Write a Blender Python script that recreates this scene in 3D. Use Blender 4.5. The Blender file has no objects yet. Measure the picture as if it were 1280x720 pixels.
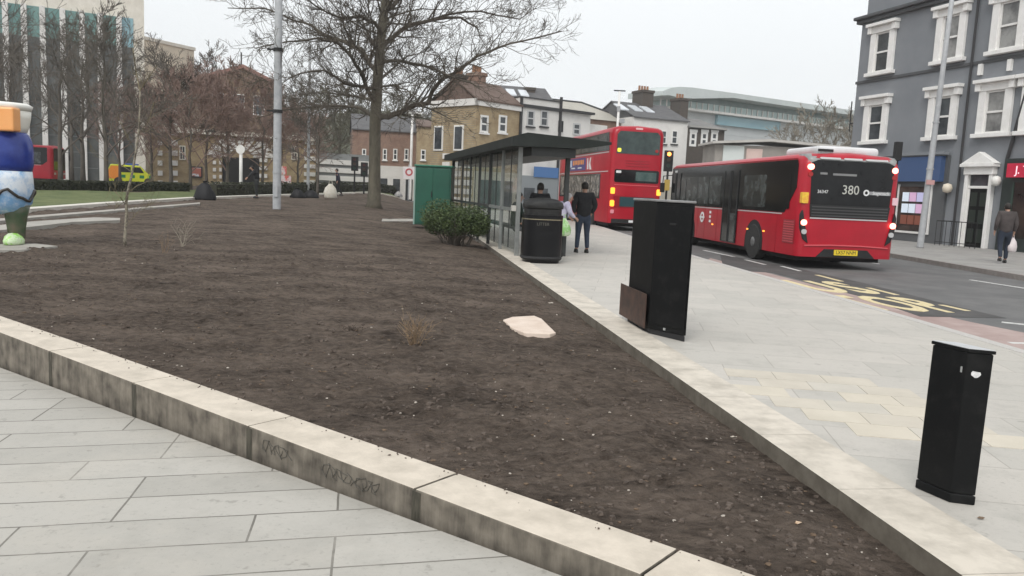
import bpy, bmesh, math, random
from mathutils import Vector, Matrix, noise
PI = math.pi
S = bpy.context.scene
C = S.collection
# ------------------------------------------------------------------ camera
EYE = 1.45; FPX = 1000.0
ROLL = math.atan(.045); PITCH = math.atan(122*math.cos(ROLL)/FPX)
cam = bpy.data.objects.new('camera', bpy.data.cameras.new('camera')); C.objects.link(cam)
cam.matrix_world = Matrix.Translation((0, 0, EYE)) @ Matrix.Rotation(PI/2-PITCH, 4, 'X') @ Matrix.Rotation(ROLL, 4, 'Z')
cam.data.sensor_width = 36; cam.data.lens = 36*FPX/1280; cam.data.clip_end = 3000; cam.data.clip_start = .05
S.camera = cam
CR = cam.matrix_world.to_3x3()
# ------------------------------------------------------------------ sky and sun (overcast)
SUN_EL, SUN_AZ = math.radians(48), math.radians(200)     # azimuth clockwise from +Y
w = bpy.data.worlds.new('World'); S.world = w; w.use_nodes = True
nt = w.node_tree; nd = nt.nodes; lk = nt.links
bg = nd['Background']
sky = nd.new('ShaderNodeTexSky'); sky.sky_type = 'NISHITA'; sky.sun_disc = False
sky.sun_elevation = SUN_EL; sky.sun_rotation = SUN_AZ; sky.air_density = 1.5; sky.dust_density = 5; sky.ozone_density = 1
hs = nd.new('ShaderNodeHueSaturation'); hs.inputs['Saturation'].default_value = .22
mx = nd.new('ShaderNodeMix'); mx.data_type = 'RGBA'; mx.inputs[0].default_value = .8
mx.inputs[7].default_value = (8.9, 9.2, 9.4, 1)           # even cloud deck
tc = nd.new('ShaderNodeTexCoord'); nz = nd.new('ShaderNodeTexNoise'); nz.inputs['Scale'].default_value = 1.6; nz.inputs['Detail'].default_value = 4
rp = nd.new('ShaderNodeMapRange'); rp.inputs[3].default_value = .92; rp.inputs[4].default_value = 1.08
ml = nd.new('ShaderNodeVectorMath'); ml.operation = 'SCALE'
lk.new(sky.outputs[0], hs.inputs['Color']); lk.new(hs.outputs[0], mx.inputs[6])
lk.new(tc.outputs['Generated'], nz.inputs['Vector']); lk.new(nz.outputs['Fac'], rp.inputs[0])
lk.new(mx.outputs[2], ml.inputs[0]); lk.new(rp.outputs[0], ml.inputs['Scale']); lk.new(ml.outputs[0], bg.inputs['Color'])
bg.inputs['Strength'].default_value = .105
sun = bpy.data.objects.new('sun', bpy.data.lights.new('sun', 'SUN')); C.objects.link(sun)
sun.data.energy = 1.3; sun.data.angle = math.radians(25); sun.data.color = (1, .97, .93)
sd = Vector((math.sin(SUN_AZ)*math.cos(SUN_EL), math.cos(SUN_AZ)*math.cos(SUN_EL), math.sin(SUN_EL)))
sun.rotation_euler = sd.to_track_quat('Z', 'Y').to_euler()
vs = S.view_settings; vs.view_transform = 'Standard'; vs.look = 'None'; vs.gamma = 1; vs.exposure = .30; vs.use_curve_mapping = False

# ------------------------------------------------------------------ helpers
def ray(px, py): return CR @ Vector(((px-640)/FPX, -(py-360)/FPX, -1))
def G(px, py, z=0.):
    r = ray(px, py); t = (z-EYE)/r.z; return Vector((0, 0, EYE))+r*t
def W(px, py, Y):
    r = ray(px, py); return Vector((0, 0, EYE))+r*(Y/r.y)
def sstep(a, b, x):
    t = max(0, min(1, (x-a)/(b-a))); return t*t*(3-2*t)
def terrain(x, y):
    s = sstep(1.5+(-.14*(y-3)), -3.5+(-.14*(y-3)), x)
    return s*min(.8, max(0, .015*(y-12)))
def GT(px, py, off=0.):
    z = 0.
    for _ in range(12):
        p = G(px, py, z+off); z = z*.4+.6*terrain(p.x, p.y)
    return p
def tag(o, label=None, cat=None, group=None, kind=None):
    if label: o['label'] = label
    if cat: o['category'] = cat
    if group: o['group'] = group
    if kind: o['kind'] = kind
    return o
def thing(name, label, cat, loc=(0, 0, 0), rz=0, group=None):
    o = bpy.data.objects.new(name, None); C.objects.link(o)
    o.location = loc; o.rotation_euler = (0, 0, rz); o.empty_display_size = .1
    return tag(o, label, cat, group)
def copy_tree(o, parent=None):
    c = o.copy(); C.objects.link(c); c.parent = parent
    for ch in list(o.children): copy_tree(ch, c)
    return c
class MB:
    def __init__(s): s.v = []; s.f = []; s.m = []; s.mi = 0
    def add(s, vs, fs):
        b = len(s.v); s.v += [tuple(v) for v in vs]; s.f += [tuple(b+i for i in f) for f in fs]; s.m += [s.mi]*len(fs); return s
    def box(s, x0, x1, y0, y1, z0, z1):
        x0, x1 = min(x0, x1), max(x0, x1); y0, y1 = min(y0, y1), max(y0, y1); z0, z1 = min(z0, z1), max(z0, z1)
        return s.add([(x, y, z) for z in (z0, z1) for x, y in ((x0, y0), (x1, y0), (x1, y1), (x0, y1))],
                     [(3, 2, 1, 0), (4, 5, 6, 7), (0, 1, 5, 4), (1, 2, 6, 5), (2, 3, 7, 6), (3, 0, 4, 7)])
    def prism(s, poly, a, b, axis='z'):
        """poly = 2D points; extruded from a to b along axis. z:(x,y) y:(x,z) x:(y,z)"""
        mk = {'z': lambda p, h: (p[0], p[1], h), 'y': lambda p, h: (p[0], h, p[1]), 'x': lambda p, h: (h, p[0], p[1])}[axis]
        n = len(poly); ar = sum(poly[i][0]*poly[(i+1) % n][1]-poly[(i+1) % n][0]*poly[i][1] for i in range(n))
        if (ar < 0) != (axis == 'y'): poly = poly[::-1]
        a, b = min(a, b), max(a, b)
        return s.add([mk(p, a) for p in poly]+[mk(p, b) for p in poly],
                     [tuple(range(n))[::-1], tuple(range(n, 2*n))]+[(i, (i+1) % n, n+(i+1) % n, n+i) for i in range(n)])
    def tube(s, pts, rad, n=6, cap=True):
        pts = [Vector(p) for p in pts]
        if not hasattr(rad, '__len__'): rad = [rad]*len(pts)
        vs = []; ref = None
        for i, p in enumerate(pts):
            d = (pts[min(i+1, len(pts)-1)]-pts[max(i-1, 0)])
            if d.length < 1e-9: d = Vector((0, 0, 1))
            d.normalize()
            if ref is None: ref = Vector((1, 0, 0)) if abs(d.x) < .8 else Vector((0, 1, 0))
            u = (ref-d*ref.dot(d)).normalized(); v = d.cross(u); ref = u
            for k in range(n):
                a = 2*PI*k/n; vs.append(p+(u*math.cos(a)+v*math.sin(a))*rad[i])
        fs = [(i*n+k, i*n+(k+1) % n, (i+1)*n+(k+1) % n, (i+1)*n+k) for i in range(len(pts)-1) for k in range(n)]
        if cap: fs += [tuple(range(n))[::-1], tuple((len(pts)-1)*n+k for k in range(n))]
        return s.add(vs, fs)
    def lathe(s, prof, n=20, c=(0, 0), sx=1, sy=1, sq=None):
        vs = []
        for r, z in prof:
            for k in range(n):
                a = 2*PI*k/n; cx, cy = math.cos(a), math.sin(a)
                if sq: cx = math.copysign(abs(cx)**sq, cx); cy = math.copysign(abs(cy)**sq, cy)
                vs.append((c[0]+r*sx*cx, c[1]+r*sy*cy, z))
        fs = [(i*n+k, i*n+(k+1) % n, (i+1)*n+(k+1) % n, (i+1)*n+k) for i in range(len(prof)-1) for k in range(n)]
        fs += [tuple(range(n))[::-1], tuple((len(prof)-1)*n+k for k in range(n))]
        return s.add(vs, fs)
    def loft(s, rings, cap=True):
        n = len(rings[0]); vs = [p for r in rings for p in r]
        fs = [(i*n+k, i*n+(k+1) % n, (i+1)*n+(k+1) % n, (i+1)*n+k) for i in range(len(rings)-1) for k in range(n)]
        if cap: fs += [tuple(range(n))[::-1], tuple((len(rings)-1)*n+k for k in range(n))]
        return s.add(vs, fs)
    def quad(s, *p): return s.add(p, [tuple(range(len(p)))])
    def disc(s, c, r, axis, t=.01, n=16, r2=None):
        """flat disc or ring of thickness t centred at c"""
        c = Vector(c); P = []
        ex = {'x': (Vector((0, 1, 0)), Vector((0, 0, 1)), Vector((1, 0, 0))), 'y': (Vector((1, 0, 0)), Vector((0, 0, 1)), Vector((0, 1, 0))), 'z': (Vector((1, 0, 0)), Vector((0, 1, 0)), Vector((0, 0, 1)))}[axis]
        for h in (-t/2, t/2):
            for k in range(n):
                a = 2*PI*k/n; P.append(c+ex[2]*h+(ex[0]*math.cos(a)+ex[1]*math.sin(a))*r)
        fs = [(k, (k+1) % n, n+(k+1) % n, n+k) for k in range(n)]
        if r2 is None: fs += [tuple(range(n))[::-1], tuple(range(n, 2*n))]
        else:
            for h in (-t/2, t/2):
                for k in range(n):
                    a = 2*PI*k/n; P.append(c+ex[2]*h+(ex[0]*math.cos(a)+ex[1]*math.sin(a))*r2)
            fs += [(2*n+(k+1) % n, 2*n+k, 3*n+k, 3*n+(k+1) % n) for k in range(n)]
            fs += [((k+1) % n, k, 2*n+k, 2*n+(k+1) % n) for k in range(n)] + [(n+k, n+(k+1) % n, 3*n+(k+1) % n, 3*n+k) for k in range(n)]
        return s.add(P, fs)
    def build(s, name, mat, parent=None, smooth=False, bevel=0, seg=2, recalc=True):
        me = bpy.data.meshes.new(name); me.from_pydata(s.v, [], s.f)
        for m in (mat if isinstance(mat, (list, tuple)) else [mat]): me.materials.append(m)
        if any(s.m): me.polygons.foreach_set('material_index', s.m)
        if recalc and len(s.f) < 60000:
            bm = bmesh.new(); bm.from_mesh(me); bmesh.ops.recalc_face_normals(bm, faces=bm.faces); bm.to_mesh(me); bm.free()
        if smooth: me.polygons.foreach_set('use_smooth', [True]*len(me.polygons))
        me.update()
        o = bpy.data.objects.new(name, me); C.objects.link(o); o.parent = parent
        if bevel:
            b = o.modifiers.new('bevel', 'BEVEL'); b.width = bevel; b.segments = seg; b.limit_method = 'ANGLE'; b.angle_limit = math.radians(40)
        return o
def B(*a): return MB().box(*a)
# ------------------------------------------------------------------ materials
MATS = {}
def M(name, c1, c2=None, scale=5, rough=.7, bump=0, bscale=None, metal=0, spec=.5, lo=.35, hi=.65, detail=6, emit=None, stretch=None, coord='Object', bdist=.02):
    if name in MATS: return MATS[name]
    m = bpy.data.materials.new(name); m.use_nodes = True; MATS[name] = m
    n = m.node_tree.nodes; l = m.node_tree.links; p = n['Principled BSDF']
    p.inputs['Base Color'].default_value = (*c1, 1); p.inputs['Roughness'].default_value = rough
    p.inputs['Metallic'].default_value = metal; p.inputs['Specular IOR Level'].default_value = spec
    if emit: p.inputs['Emission Color'].default_value = (*emit[:3], 1); p.inputs['Emission Strength'].default_value = emit[3]
    if c2 or bump:
        t = n.new('ShaderNodeTexCoord'); mp = n.new('ShaderNodeMapping'); l.new(t.outputs[coord], mp.inputs['Vector'])
        if stretch: mp.inputs['Scale'].default_value = stretch
    if c2:
        z = n.new('ShaderNodeTexNoise'); z.inputs['Scale'].default_value = scale; z.inputs['Detail'].default_value = detail; z.inputs['Roughness'].default_value = .65
        r = n.new('ShaderNodeValToRGB'); e = r.color_ramp.elements
        e[0].position = lo; e[0].color = (*c1, 1); e[1].position = hi; e[1].color = (*c2, 1)
        l.new(mp.outputs[0], z.inputs['Vector']); l.new(z.outputs['Fac'], r.inputs[0]); l.new(r.outputs[0], p.inputs['Base Color'])
    if bump:
        z = n.new('ShaderNodeTexNoise'); z.inputs['Scale'].default_value = bscale or scale*4; z.inputs['Detail'].default_value = 6
        b = n.new('ShaderNodeBump'); b.inputs['Strength'].default_value = bump; b.inputs['Distance'].default_value = bdist
        l.new(mp.outputs[0], z.inputs['Vector']); l.new(z.outputs['Fac'], b.inputs['Height']); l.new(b.outputs[0], p.inputs['Normal'])
    return m
def brick_mat(name, c1, c2, mortar, bw, rh, ms, rot=(0, 0, 0), off=.5, freq=2, rough=.75, bump=.3, dirt=None, loc=(0, 0, 0), dsc=1.3, dlo=.45, dhi=.62, dirt2=None, spots=None):
    m = bpy.data.materials.new(name); m.use_nodes = True; MATS[name] = m
    n = m.node_tree.nodes; l = m.node_tree.links; p = n['Principled BSDF']; p.inputs['Roughness'].default_value = rough
    t = n.new('ShaderNodeTexCoord'); mp = n.new('ShaderNodeMapping'); mp.inputs['Rotation'].default_value = rot; mp.inputs['Location'].default_value = loc
    b = n.new('ShaderNodeTexBrick'); b.offset = off; b.offset_frequency = freq
    for k, v in (('Color1', (*c1, 1)), ('Color2', (*c2, 1)), ('Mortar', (*mortar, 1)), ('Scale', 1), ('Mortar Size', ms), ('Mortar Smooth', .15), ('Brick Width', bw), ('Row Height', rh), ('Bias', 0)):
        b.inputs[k].default_value = v
    l.new(t.outputs['Object'], mp.inputs[0])
    wz = n.new('ShaderNodeTexNoise'); wz.inputs['Scale'].default_value = 2.2; wz.inputs['Detail'].default_value = 2
    wa = n.new('ShaderNodeVectorMath'); wa.operation = 'MULTIPLY_ADD'; wa.inputs[1].default_value = (.015, .015, .015)
    l.new(mp.outputs[0], wz.inputs['Vector']); l.new(wz.outputs['Color'], wa.inputs[0]); l.new(mp.outputs[0], wa.inputs[2]); l.new(wa.outputs[0], b.inputs['Vector'])
    col = b.outputs['Color']
    def over(col, sc, c, lo, hi, fac=.6, det=8):
        z = n.new('ShaderNodeTexNoise'); z.inputs['Scale'].default_value = sc; z.inputs['Detail'].default_value = det; z.inputs['Roughness'].default_value = .7
        l.new(t.outputs['Object'], z.inputs['Vector'])
        r = n.new('ShaderNodeMapRange'); r.inputs[1].default_value = lo; r.inputs[2].default_value = hi; r.inputs[4].default_value = fac
        l.new(z.outputs['Fac'], r.inputs[0])
        x = n.new('ShaderNodeMix'); x.data_type = 'RGBA'; l.new(r.outputs[0], x.inputs[0]); l.new(col, x.inputs[6]); x.inputs[7].default_value = (*c, 1)
        return x.outputs[2]
    if dirt: col = over(col, dsc, dirt, dlo, dhi)
    if dirt2: col = over(col, dirt2[0], dirt2[1], .5, .7, dirt2[2])
    if spots: col = over(col, spots, (.20, .19, .165), .635, .70, .45, 3); col = over(col, 38, (.20, .19, .17), .56, .75, .45, 4); col = over(col, 2.6, (.27, .26, .23), .5, .72, .38, 7)
    l.new(col, p.inputs['Base Color'])
    z = n.new('ShaderNodeTexNoise'); z.inputs['Scale'].default_value = 60; z.inputs['Detail'].default_value = 5; l.new(t.outputs['Object'], z.inputs['Vector'])
    ad = n.new('ShaderNodeMath'); ad.operation = 'MULTIPLY_ADD'; ad.inputs[1].default_value = -1.0; l.new(b.outputs['Fac'], ad.inputs[0])
    ms_ = n.new('ShaderNodeMath'); ms_.operation = 'MULTIPLY'; ms_.inputs[1].default_value = .25; l.new(z.outputs['Fac'], ms_.inputs[0]); l.new(ms_.outputs[0], ad.inputs[2])
    bp = n.new('ShaderNodeBump'); bp.inputs['Strength'].default_value = bump; bp.inputs['Distance'].default_value = .01
    l.new(ad.outputs[0], bp.inputs['Height']); l.new(bp.outputs[0], p.inputs['Normal'])
    return m
def glass(name, tint=(.6, .65, .65), rough=.03, fac=.25, gcol=(.03, .035, .035)):
    m = bpy.data.materials.new(name); m.use_nodes = True; MATS[name] = m; n = m.node_tree.nodes; l = m.node_tree.links
    o = n['Material Output']; n.remove(n['Principled BSDF'])
    t = n.new('ShaderNodeBsdfTransparent'); t.inputs[0].default_value = (*tint, 1)
    g = n.new('ShaderNodeBsdfGlossy'); g.inputs['Roughness'].default_value = rough; g.inputs[0].default_value = (.9, .9, .9, 1)
    d = n.new('ShaderNodeBsdfDiffuse'); d.inputs[0].default_value = (*gcol, 1)
    a = n.new('ShaderNodeMixShader'); a.inputs[0].default_value = fac; l.new(t.outputs[0], a.inputs[1]); l.new(d.outputs[0], a.inputs[2])
    lw = n.new('ShaderNodeLayerWeight'); lw.inputs[0].default_value = .5; pw = n.new('ShaderNodeMath'); pw.operation = 'POWER'; pw.inputs[1].default_value = 4; l.new(lw.outputs['Facing'], pw.inputs[0]); f = n.new('ShaderNodeMath'); f.operation = 'MULTIPLY'; f.inputs[1].default_value = .35; l.new(pw.outputs[0], f.inputs[0])
    x = n.new('ShaderNodeMixShader'); l.new(f.outputs[0], x.inputs[0]); l.new(a.outputs[0], x.inputs[1]); l.new(g.outputs[0], x.inputs[2]); l.new(x.outputs[0], o.inputs[0])
    return m
red = M('bus_red', (.42, .006, .021), (.35, .005, .017), scale=1.5, rough=.32, spec=.45)
dred = M('bus_dark_red', (.28, .004, .014), rough=.35)
bglass = M('bus_glass', (.006, .006, .007), (.014, .015, .016), scale=2.2, rough=.10, spec=.28)
bglass2 = M('bus_glass_light', (.015, .018, .019), (.10, .115, .115), scale=3.5, rough=.15, spec=.4, lo=.42, hi=.7)
black = M('black_paint', (.005, .0055, .006), (.017, .017, .017), scale=7, lo=.5, hi=.8, rough=.5, bump=.05, bscale=90, spec=.18)
blackm = M('matt_black', (.015, .015, .016), rough=.8)
rubber = M('rubber', (.02, .02, .02), (.035, .034, .032), scale=12, rough=.85)
chrome = M('grey_metal', (.30, .31, .31), (.40, .41, .40), scale=8, rough=.45, metal=.3)
rimm = M('wheel_rim', (.16, .16, .16), (.25, .25, .25), scale=10, rough=.5, metal=.3)
white = M('white_paint', (.72, .71, .68), (.80, .79, .77), scale=3, rough=.6)
lwhite = M('white_plastic', (.70, .69, .70), (.6, .6, .6), scale=2, rough=.4)
amber = M('amber_lens', (.9, .3, .02), rough=.3, emit=(1, .35, .04, 1.5))
tail = M('tail_lamp_lit', (.9, .1, .08), rough=.3, emit=(1, .22, .16, 6))
tailoff = M('tail_lamp_off', (.35, .02, .02), rough=.25)
rev = M('clear_lens', (.5, .5, .5), rough=.2)
yel = M('yellow_plate', (.75, .55, .03), rough=.5)
txtblk = M('ink_black', (.02, .02, .02), rough=.6)
txtwhite = M('ink_white', (.75, .75, .75), rough=.6)
dotwhite = M('led_numerals', (.40, .40, .37), rough=.6, emit=(.9, .9, .8, .08))
def text(s, size, loc, rot, mat, parent=None, name='lettering', ext=.003, align='CENTER', sx=1, space=1.0):
    cu = bpy.data.curves.new(name, 'FONT'); cu.body = s; cu.size = size; cu.align_x = align; cu.align_y = 'CENTER'; cu.extrude = ext; cu.space_character = space
    cu.resolution_u = 3; cu.offset = .028 if 'bus_stop' in name else 0
    t = bpy.data.objects.new(name, cu); C.objects.link(t)
    bpy.context.view_layer.update()
    me = bpy.data.meshes.new_from_object(t.evaluated_get(bpy.context.evaluated_depsgraph_get())); me.name = name
    bpy.data.objects.remove(t)
    me.materials.clear(); me.materials.append(mat)
    o = bpy.data.objects.new(name, me); C.objects.link(o); o.parent = parent; o.location = loc; o.rotation_euler = rot; o.scale = (sx, 1, 1)
    return o
# ================================================================== SETTING
def band(name, pts, w0, w1, zt, zb, mat, gap=None, kind='structure', seglen=None, parent=None, bevel=0):
    """stone strip along a polyline; w0..w1 = offsets to the right of travel; zt function or value"""
    f = zt if callable(zt) else (lambda x, y: zt)
    P = [Vector(p) for p in pts]; segs = []
    mb = MB(); L = []
    for i in range(len(P)-1):
        d = P[i+1]-P[i]; n = max(1, round(d.length/seglen)) if seglen else 1
        for k in range(n): L.append((P[i]+d*k/n, P[i]+d*(k+1)/n))
    def nor(i):
        a = L[i][1]-L[i][0]; b = L[min(i+1, len(L)-1)][1]-L[min(i+1, len(L)-1)][0]
        t = (a.normalized()+b.normalized()).normalized(); return Vector((t.y, -t.x))
    def nor0(i):
        a = (L[i][1]-L[i][0]).normalized(); return Vector((a.y, -a.x)) if i == 0 else nor(i-1)
    for i, (a, b) in enumerate(L):
        na, nb = nor0(i), nor(i)
        if gap:
            d = (b-a).normalized()*gap/2; a = a+d; b = b-d
        q = [a+na*w0, a+na*w1, b+nb*w1, b+nb*w0]
        mb.add([(p.x, p.y, zb+ (f(p.x, p.y) if callable(zt) else 0)) for p in q]+[(p.x, p.y, f(p.x, p.y)) for p in q],
               [(3, 2, 1, 0), (4, 5, 6, 7), (0, 1, 5, 4), (1, 2, 6, 5), (2, 3, 7, 6), (3, 0, 4, 7)])
    o = mb.build(name, mat, parent, bevel=bevel)
    return tag(o, kind=kind) if kind else o
asph = M('asphalt', (.10, .10, .10), (.15, .148, .145), scale=1.2, rough=.85, bump=.25, bscale=120, bdist=.004)
asphd = M('asphalt_patch', (.055, .053, .052), (.085, .082, .08), scale=2, rough=.85, bump=.25, bscale=120, bdist=.004)
redsurf = M('red_block_surface', (.30, .215, .195), (.40, .31, .285), scale=1.6, rough=.85, bump=.25, bscale=90, bdist=.004)
earth = M('earth', (.12, .115, .10), (.16, .15, .13), scale=.1, rough=.95)
tag(B(-900, 900, -300, 1600, -1.4, -.9).build('ground', earth), kind='structure')
tag(MB().prism([(2, -8), (60, -8), (60, 150), (-70, 150), (-70, 84), (-14, 84), (-3, 45), (2, 24)], -.5, -.12).build('road', asph), kind='structure')
# near plaza (slopes down to the left)
plaz = brick_mat('plaza_paving_stone', (.44, .42, .38), (.375, .358, .322), (.14, .13, .11), 1.04, .312, .006, rot=(0, 0, math.radians(-10.5)), off=.37, freq=3, rough=.6, dirt=(.31, .295, .265), loc=(.1, .20, 0), dsc=1.1, dlo=.5, dhi=.75, dirt2=(.8, (.45, .42, .37), .8), spots=9)
pz = lambda x, y: -.138+.05*max(-9, x)
mb = MB(); pl = [(-20, 13), (-12.2, 13.0), (1.75, 1.93), (2.4, -6), (-20, -6)]
mb.add([(x, y, pz(x, y)) for x, y in pl]+[(x, y, -.9) for x, y in pl], [(0, 1, 2, 3, 4)] + [(i, 5+i, 5+(i+1) % 5, (i+1) % 5) for i in range(5)])
tag(mb.build('plaza_paving', plaz), kind='structure')
# pavement beside the road
pave = brick_mat('pavement_slab', (.50, .47, .425), (.44, .42, .38), (.31, .285, .25), .9, .6, .004, rot=(0, 0, math.radians(8.1)), off=.5, rough=.65, dirt=(.40, .38, .35), dsc=.8, dlo=.5, dhi=.75, bump=.15, spots=7)
near_kerb = [(5.9, -6), (5.66, 5), (5.5, 8.5), (5.18, 13.3), (4.68, 19.7), (4.3, 28), (4.0, 35.2), (3.3, 45), (0, 56), (-6, 62)]
edge_in = [(1.97, 2.14), (-.98, 22.91), (-3.9, 38), (-8.0, 54), (-12, 62)]
tag(MB().prism([(2.1, -6), (2.02, 2.14)]+edge_in[1:]+[(x-.05, y) for x, y in near_kerb[::-1]], -.6, 0).build('pavement', pave), kind='structure')
gran = M('granite_kerb', (.42, .40, .38), (.52, .50, .47), scale=30, rough=.7, bump=.2)
band('road_kerb', near_kerb, -.16, .0, .004, -.5, gran, gap=.006, seglen=.9)
# cream slabs laid round the small cabinet
cream = brick_mat('cream_slab', (.58, .52, .41), (.52, .475, .39), (.26, .22, .17), .62, .42, .005, rot=(0, 0, math.radians(-22)), off=.45, rough=.7, dirt=(.46, .44, .40), dsc=1.6, dlo=.5, dhi=.6, bump=.2)
cpoly = [G(x, y) for x, y in ((905, 466), (985, 463), (1062, 468), (1110, 481), (1135, 496), (1172, 505), (1272, 541), (1290, 552), (1225, 556), (1140, 552), (1066, 549), (1010, 515), (950, 492))]
def inside(p, P):
    c = False
    for a, b in zip(P, P[1:]+P[:1]):
        if (a.y > p.y) != (b.y > p.y) and p.x < (b.x-a.x)*(p.y-a.y)/(b.y-a.y)+a.x: c = not c
    return c
CB = MB(); Rc = random.Random(6); ca, sa_ = math.cos(math.radians(-8.1)), math.sin(math.radians(-8.1))
for jx in range(-4, 16):
    for iy in range(0, 40):
        lw, lh = .40, .30; u0 = jx*lw+(.17 if iy % 2 else 0); v0 = iy*lh
        cx, cy = u0+lw/2, v0+lh/2; P_ = Vector((cx*ca-cy*sa_-1.3, cx*sa_+cy*ca))
        if inside(P_, cpoly) and Rc.random() < .93:
            CB.mi = Rc.randint(0, 2); q = [(u0+.003, v0+.003), (u0+lw-.003, v0+.003), (u0+lw-.003, v0+lh-.003), (u0+.003, v0+lh-.003)]
            CB.prism([(u*ca-v*sa_-1.3, u*sa_+v*ca) for u, v in q], -.01, .0035)
tag(CB.build('cream_paving', [M('cream_slab_%s' % n, tuple(x*.93 for x in a), tuple(x*.93 for x in b), scale=2.5, rough=.75, bump=.15, bscale=60) for n, a, b in (('a', (.55, .50, .41), (.62, .565, .47)), ('b', (.52, .475, .40), (.59, .54, .455)), ('c', (.50, .47, .41), (.57, .53, .46)))]), kind='structure')
# far pavement
far_kerb = [(11.7, -6), (11.95, 5), (12.0, 18.7), (11.95, 26), (11.5, 36), (10.4, 48), (11, 60), (16, 70)]
fpave = brick_mat('far_pavement_slab', (.34, .33, .31), (.29, .28, .27), (.16, .15, .14), .6, .45, .006, rough=.8, dirt=(.24, .23, .21), bump=.15)
tag(MB().prism(far_kerb+[(60, 70), (60, -6)], -.6, .0).build('far_pavement', fpave), kind='structure')
fk = M('far_kerb_stone', (.22, .20, .185), (.30, .28, .26), scale=6, rough=.8)
band('far_kerb', far_kerb, -.02, .16, .005, -.5, fk, gap=.008, seglen=.9)
# ---- bed: soil
FK = [GT(x, y) for x, y in ((-230, 290), (-60, 274), (40, 266.5), (140, 258), (250, 250.3), (340, 246.6), (400, 244.6), (470, 243.0))]
FKP = [(p.x, p.y) for p in FK]
FKP = [(-19, 14.5)]+[p for p in FKP if p[1] < 70]+[(-9.5, 66)]
soilm = bpy.data.materials.new('soil'); soilm.use_nodes = True
def soil_nodes():
    n = soilm.node_tree.nodes; l = soilm.node_tree.links; p = n['Principled BSDF']; p.inputs['Roughness'].default_value = .95; p.inputs['Specular IOR Level'].default_value = .15
    t = n.new('ShaderNodeTexCoord')
    def nz(sc, det, ro=.6, st=None):
        z = n.new('ShaderNodeTexNoise'); z.inputs['Scale'].default_value = sc; z.inputs['Detail'].default_value = det; z.inputs['Roughness'].default_value = ro
        mp = n.new('ShaderNodeMapping'); l.new(t.outputs['Object'], mp.inputs[0]); l.new(mp.outputs[0], z.inputs['Vector'])
        if st: mp.inputs['Scale'].default_value = st
        return z.outputs['Fac']
    a = nz(1.3, 8, .7, (.6, 1.2, 1)); b = nz(14, 8, .75, (.7, 1.3, 1)); c = nz(90, 4, .7)
    r = n.new('ShaderNodeValToRGB'); e = r.color_ramp.elements; e[0].position = .38; e[0].color = (.036, .027, .021, 1); e[1].position = .61; e[1].color = (.20, .158, .128, 1)
    m1 = n.new('ShaderNodeMath'); m1.operation = 'MULTIPLY_ADD'; m1.inputs[1].default_value = .45; l.new(a, m1.inputs[0])
    m2 = n.new('ShaderNodeMath'); m2.operation = 'MULTIPLY'; m2.inputs[1].default_value = .55; l.new(b, m2.inputs[0]); l.new(m2.outputs[0], m1.inputs[2])
    l.new(m1.outputs[0], r.inputs[0])
    r2 = n.new('ShaderNodeMapRange'); r2.inputs[1].default_value = .66; r2.inputs[2].default_value = .74; r2.inputs[4].default_value = .5; l.new(c, r2.inputs[0])
    x = n.new('ShaderNodeMix'); x.data_type = 'RGBA'; l.new(r2.outputs[0], x.inputs[0]); l.new(r.outputs[0], x.inputs[6]); x.inputs[7].default_value = (.22, .18, .15, 1); l.new(x.outputs[2], p.inputs['Base Color'])
    h = n.new('ShaderNodeMath'); h.operation = 'MULTIPLY_ADD'; h.inputs[1].default_value = .5; l.new(c, h.inputs[0]); l.new(b, h.inputs[2])
    bp = n.new('ShaderNodeBump'); bp.inputs['Strength'].default_value = 1; bp.inputs['Distance'].default_value = .05; l.new(h.outputs[0], bp.inputs['Height']); l.new(bp.outputs[0], p.inputs['Normal'])
soil_nodes()
WD = Vector((.7827, -.6225)); WN = Vector((.6225, .7827)); WO = Vector((.55, 2.94))
ED = Vector((-.1406, .990)).normalized()
def soil_z(x, y):
    p = Vector((x, y)); dr = (x-1.97)*ED.y-(y-2.14)*ED.x; dr = -dr           # distance left of edging
    df = (p-WO).dot(WN)-.31
    z = terrain(x, y)-.015-.075*math.exp(-max(0, dr-.05)/.35)-.01*math.exp(-max(0, df)/.2)
    z += .05*sstep(0, 3, df)*sstep(0, 3, dr)
    a = min(1, .25+df/.8, .25+dr/.8) if min(df, dr) > 0 else .25
    far = 1 if y < 14 else max(.3, 14/y)
    z += a*1.25*(.035*noise.noise((x*.9, y*1.1, 0))+.026*noise.noise((x*3.1, y*4.2, 3))*1.+.021*noise.noise((x*9, y*12, 7))*far+(.013*noise.noise((x*27, y*33, 9)) if y < 14 else 0))
    return z
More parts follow.
